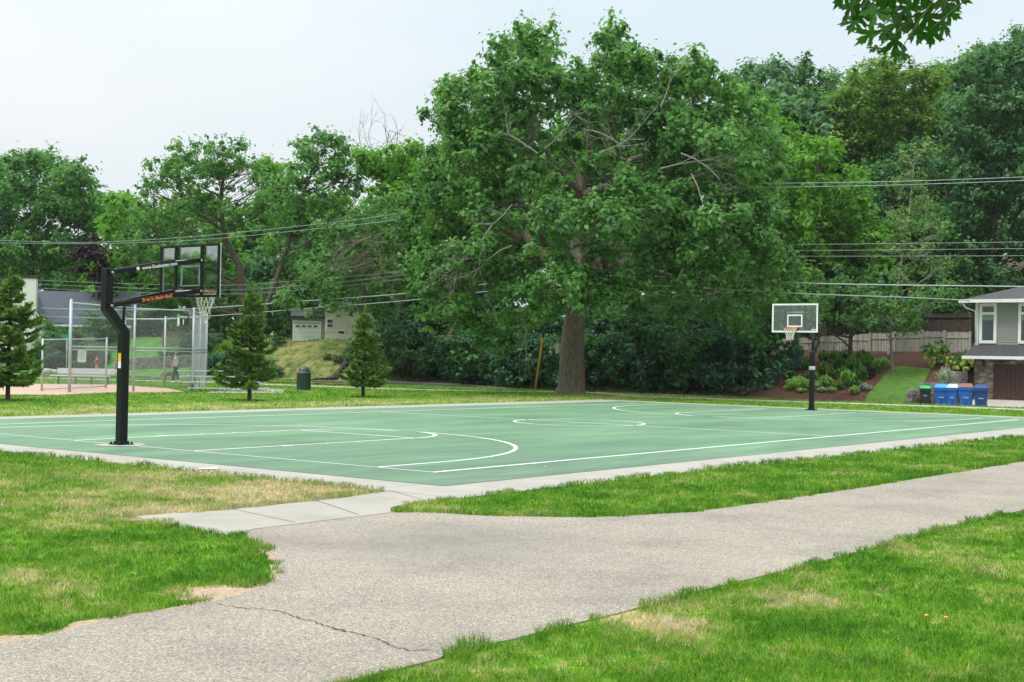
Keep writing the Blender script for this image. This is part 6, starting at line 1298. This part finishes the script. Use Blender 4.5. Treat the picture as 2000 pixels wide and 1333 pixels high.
# ------------------------------------------------------------------ maple branch over the camera's right
def maple():
    base = CAM+Vector((math.cos(YAW-.80), math.sin(YAW-.80), 0))*5.2; base.z = 0
    root = thing('overhanging_maple', 'maple whose lobed dark green leaves hang into the top right of the view', 'tree', base)
    mb = MB(); mb.tube([base+Vector((0, 0, -.2)), base+Vector((0, 0, 1.5)), base+Vector((.1, .05, 3.2)), base+Vector((.2, .1, 6))], [.24, .18, .15, .09], 12, False)
    tipc = at(1760, -60, 3.75); b0 = base+Vector((.1, .05, 3.0)); pts = [b0.lerp(tipc, t_)+Vector((0, 0, .35*math.sin(t_*3.14))) for t_ in (0, .25, .5, .75, 1)]
    mb.tube(pts, [.07, .05, .035, .02, .008], 8, False)
    hl = [(.05, -.30), (.16, -.36), (.34, -.46), (.60, -.40), (.46, -.26), (.50, -.16), (.20, -.06), (.44, .06), (.50, .18), (.66, .20), (.90, .44), (.66, .44), (.62, .58), (.44, .42), (.30, .34), (.12, .16), (.16, .38), (.30, .50), (.24, .60), (.30, .74), (.12, .70), (0, 1.08)]
    out = [(0, -.26)]+hl+[(-x, y) for x, y in reversed(hl[:-1])]
    V, F_, lv = [], [], []
    def leaf(c, down, nrm, s_, v):
        down = down.normalized(); sd_ = nrm.cross(down).normalized(); nn = down.cross(sd_); o_ = len(V); V.append(c)
        for x, y in out: V.append(c+sd_*(x*s_)+down*(y*s_)+nn*(s_*(-.18*(x*x)*1.6+.05*math.sin(5*y))))
        n = len(out)
        for i in range(n): F_.append((o_, o_+1+i, o_+1+(i+1) % n)); lv.append(v)
    spots_ = [(1662, 14, .055, .45), (1668, 44, .05, -.5), (1708, 22, .06, .9), (1700, 66, .055, -.9), (1748, 82, .062, .1), (1772, 18, .065, -.7), (1812, 34, .062, .6), (1842, 6, .06, 1.1), (1796, 66, .05, .9), (1712, 94, .032, -1.0), (1752, 48, .05, 1.4), (1842, 48, .048, .7), (1872, -8, .045, .9), (1690, -10, .06, .1), (1745, -5, .06, -1.2), (1800, -10, .06, .6), (1648, -10, .05, -.6), (1728, 58, .045, -.2), (1786, 52, .05, -1.3), (1820, 66, .042, 0.), (1855, 28, .045, 1.3), (1680, 30, .05, 1.2), (1730, 8, .055, -.3), (1762, 104, .03, .2)]
    for i in range(26): spots_.append((random.uniform(1640, 1990), random.uniform(-260, -40), random.uniform(.06, .085), random.uniform(-.7, .7)))
    for px, py, s_, rot in spots_:
        dd = 3.75+random.uniform(-.22, .22); c = at(px, py, dd); down = -cU*math.cos(rot)+cR*math.sin(rot)+cF*random.uniform(-.5, .5); nrm = (cF*-1+cU*random.uniform(-.9, .9)+cR*random.uniform(-.9, .9)).normalized(); leaf(c, down, nrm, s_, random.uniform(.2, .8))
        a = c-down.normalized()*s_*.4; t_ = pts[4].lerp(pts[3], random.random()*.8); mb.tube([t_, t_.lerp(a, .5)-Vector((0, 0, .0)), a], [.004, .0025, .0016], 4, False)
    for i in range(260):   # the rest of this bough, outside the picture
        t_ = random.uniform(0, .8); c = pts[0].lerp(pts[4], t_)+Vector((random.gauss(0, .3), random.gauss(0, .3), random.gauss(.55, .22))); leaf(c, Vector((random.gauss(0, .4), random.gauss(0, .4), -1)), Vector((random.gauss(0, 1), random.gauss(0, 1), .4)).normalized(), .075, random.random())
    for i in range(700):
        d = Vector((random.gauss(0, 1), random.gauss(0, 1), random.gauss(0, .8))).normalized(); c = base+Vector((.3, .1, 6.2))+Vector((d.x*2.0, d.y*2.0, d.z*1.7)); leaf(c, Vector((random.gauss(0, .4), random.gauss(0, .4), -1)), d, .09, random.random())
    mb.build('trunk', BARK, root); npmesh('foliage', [tuple(v) for v in V], F_, LF['maple'], root, lv)
maple()
# lawn patch blades
_lp = [PU(1687, 780, 49.7), PU(1787, 783, 49.7), PU(1818, 732, 56), PU(1742, 730, 56.4)]
grass_field('bank_grass', [[(p.x, p.y) for p in _lp]], [], 55, 90, K0*.35, 'mown lawn patch sloping up beside the mulch bed', 1.1, .9)
grass_field('slope_grass', [[(p[0], p[1]) for p in (TP(425, 744), TP(740, 755), at(735, 690, 101), at(470, 690, 108))]], [], 70, 125, K0*.12, 'rough dry grass on the slope below the cream house', 2.2, 1.)
# dandelions and litter specks
for px, py, lb in ((1809, 1221, 'left'), (1847, 1225, 'right')):
    p = G(px, py); root = thing('dandelion', '%s yellow dandelion flower in the lawn at the lower right' % lb, 'flower', p, 'dandelions in the lawn'); mb = MB(); mb.tube([p, p+Vector((0, 0, .06))], .002, 4); mb.build('stem', LF['bright'], root); mb = MB(); mb.lathe([(0, .078), (.012, .076), (.017, .068), (.006, .06)], 10, p); mb.build('flower', YEL, root)

# thin summer haze
mh = bpy.data.materials.new('haze'); mh.use_nodes = True; nh = mh.node_tree; nh.nodes.remove(nh.nodes['Principled BSDF'])
vh = nh.nodes.new('ShaderNodeVolumePrincipled'); vh.inputs['Color'].default_value = (.93, .97, 1, 1); vh.inputs['Density'].default_value = .00014; vh.inputs['Anisotropy'].default_value = .2
nh.links.new(vh.outputs[0], nh.nodes['Material Output'].inputs['Volume'])
mb = MB(); mb.box((-820, -820, -2), (900, 920, 45)); tag(mb.build('haze', mh), kind='stuff')
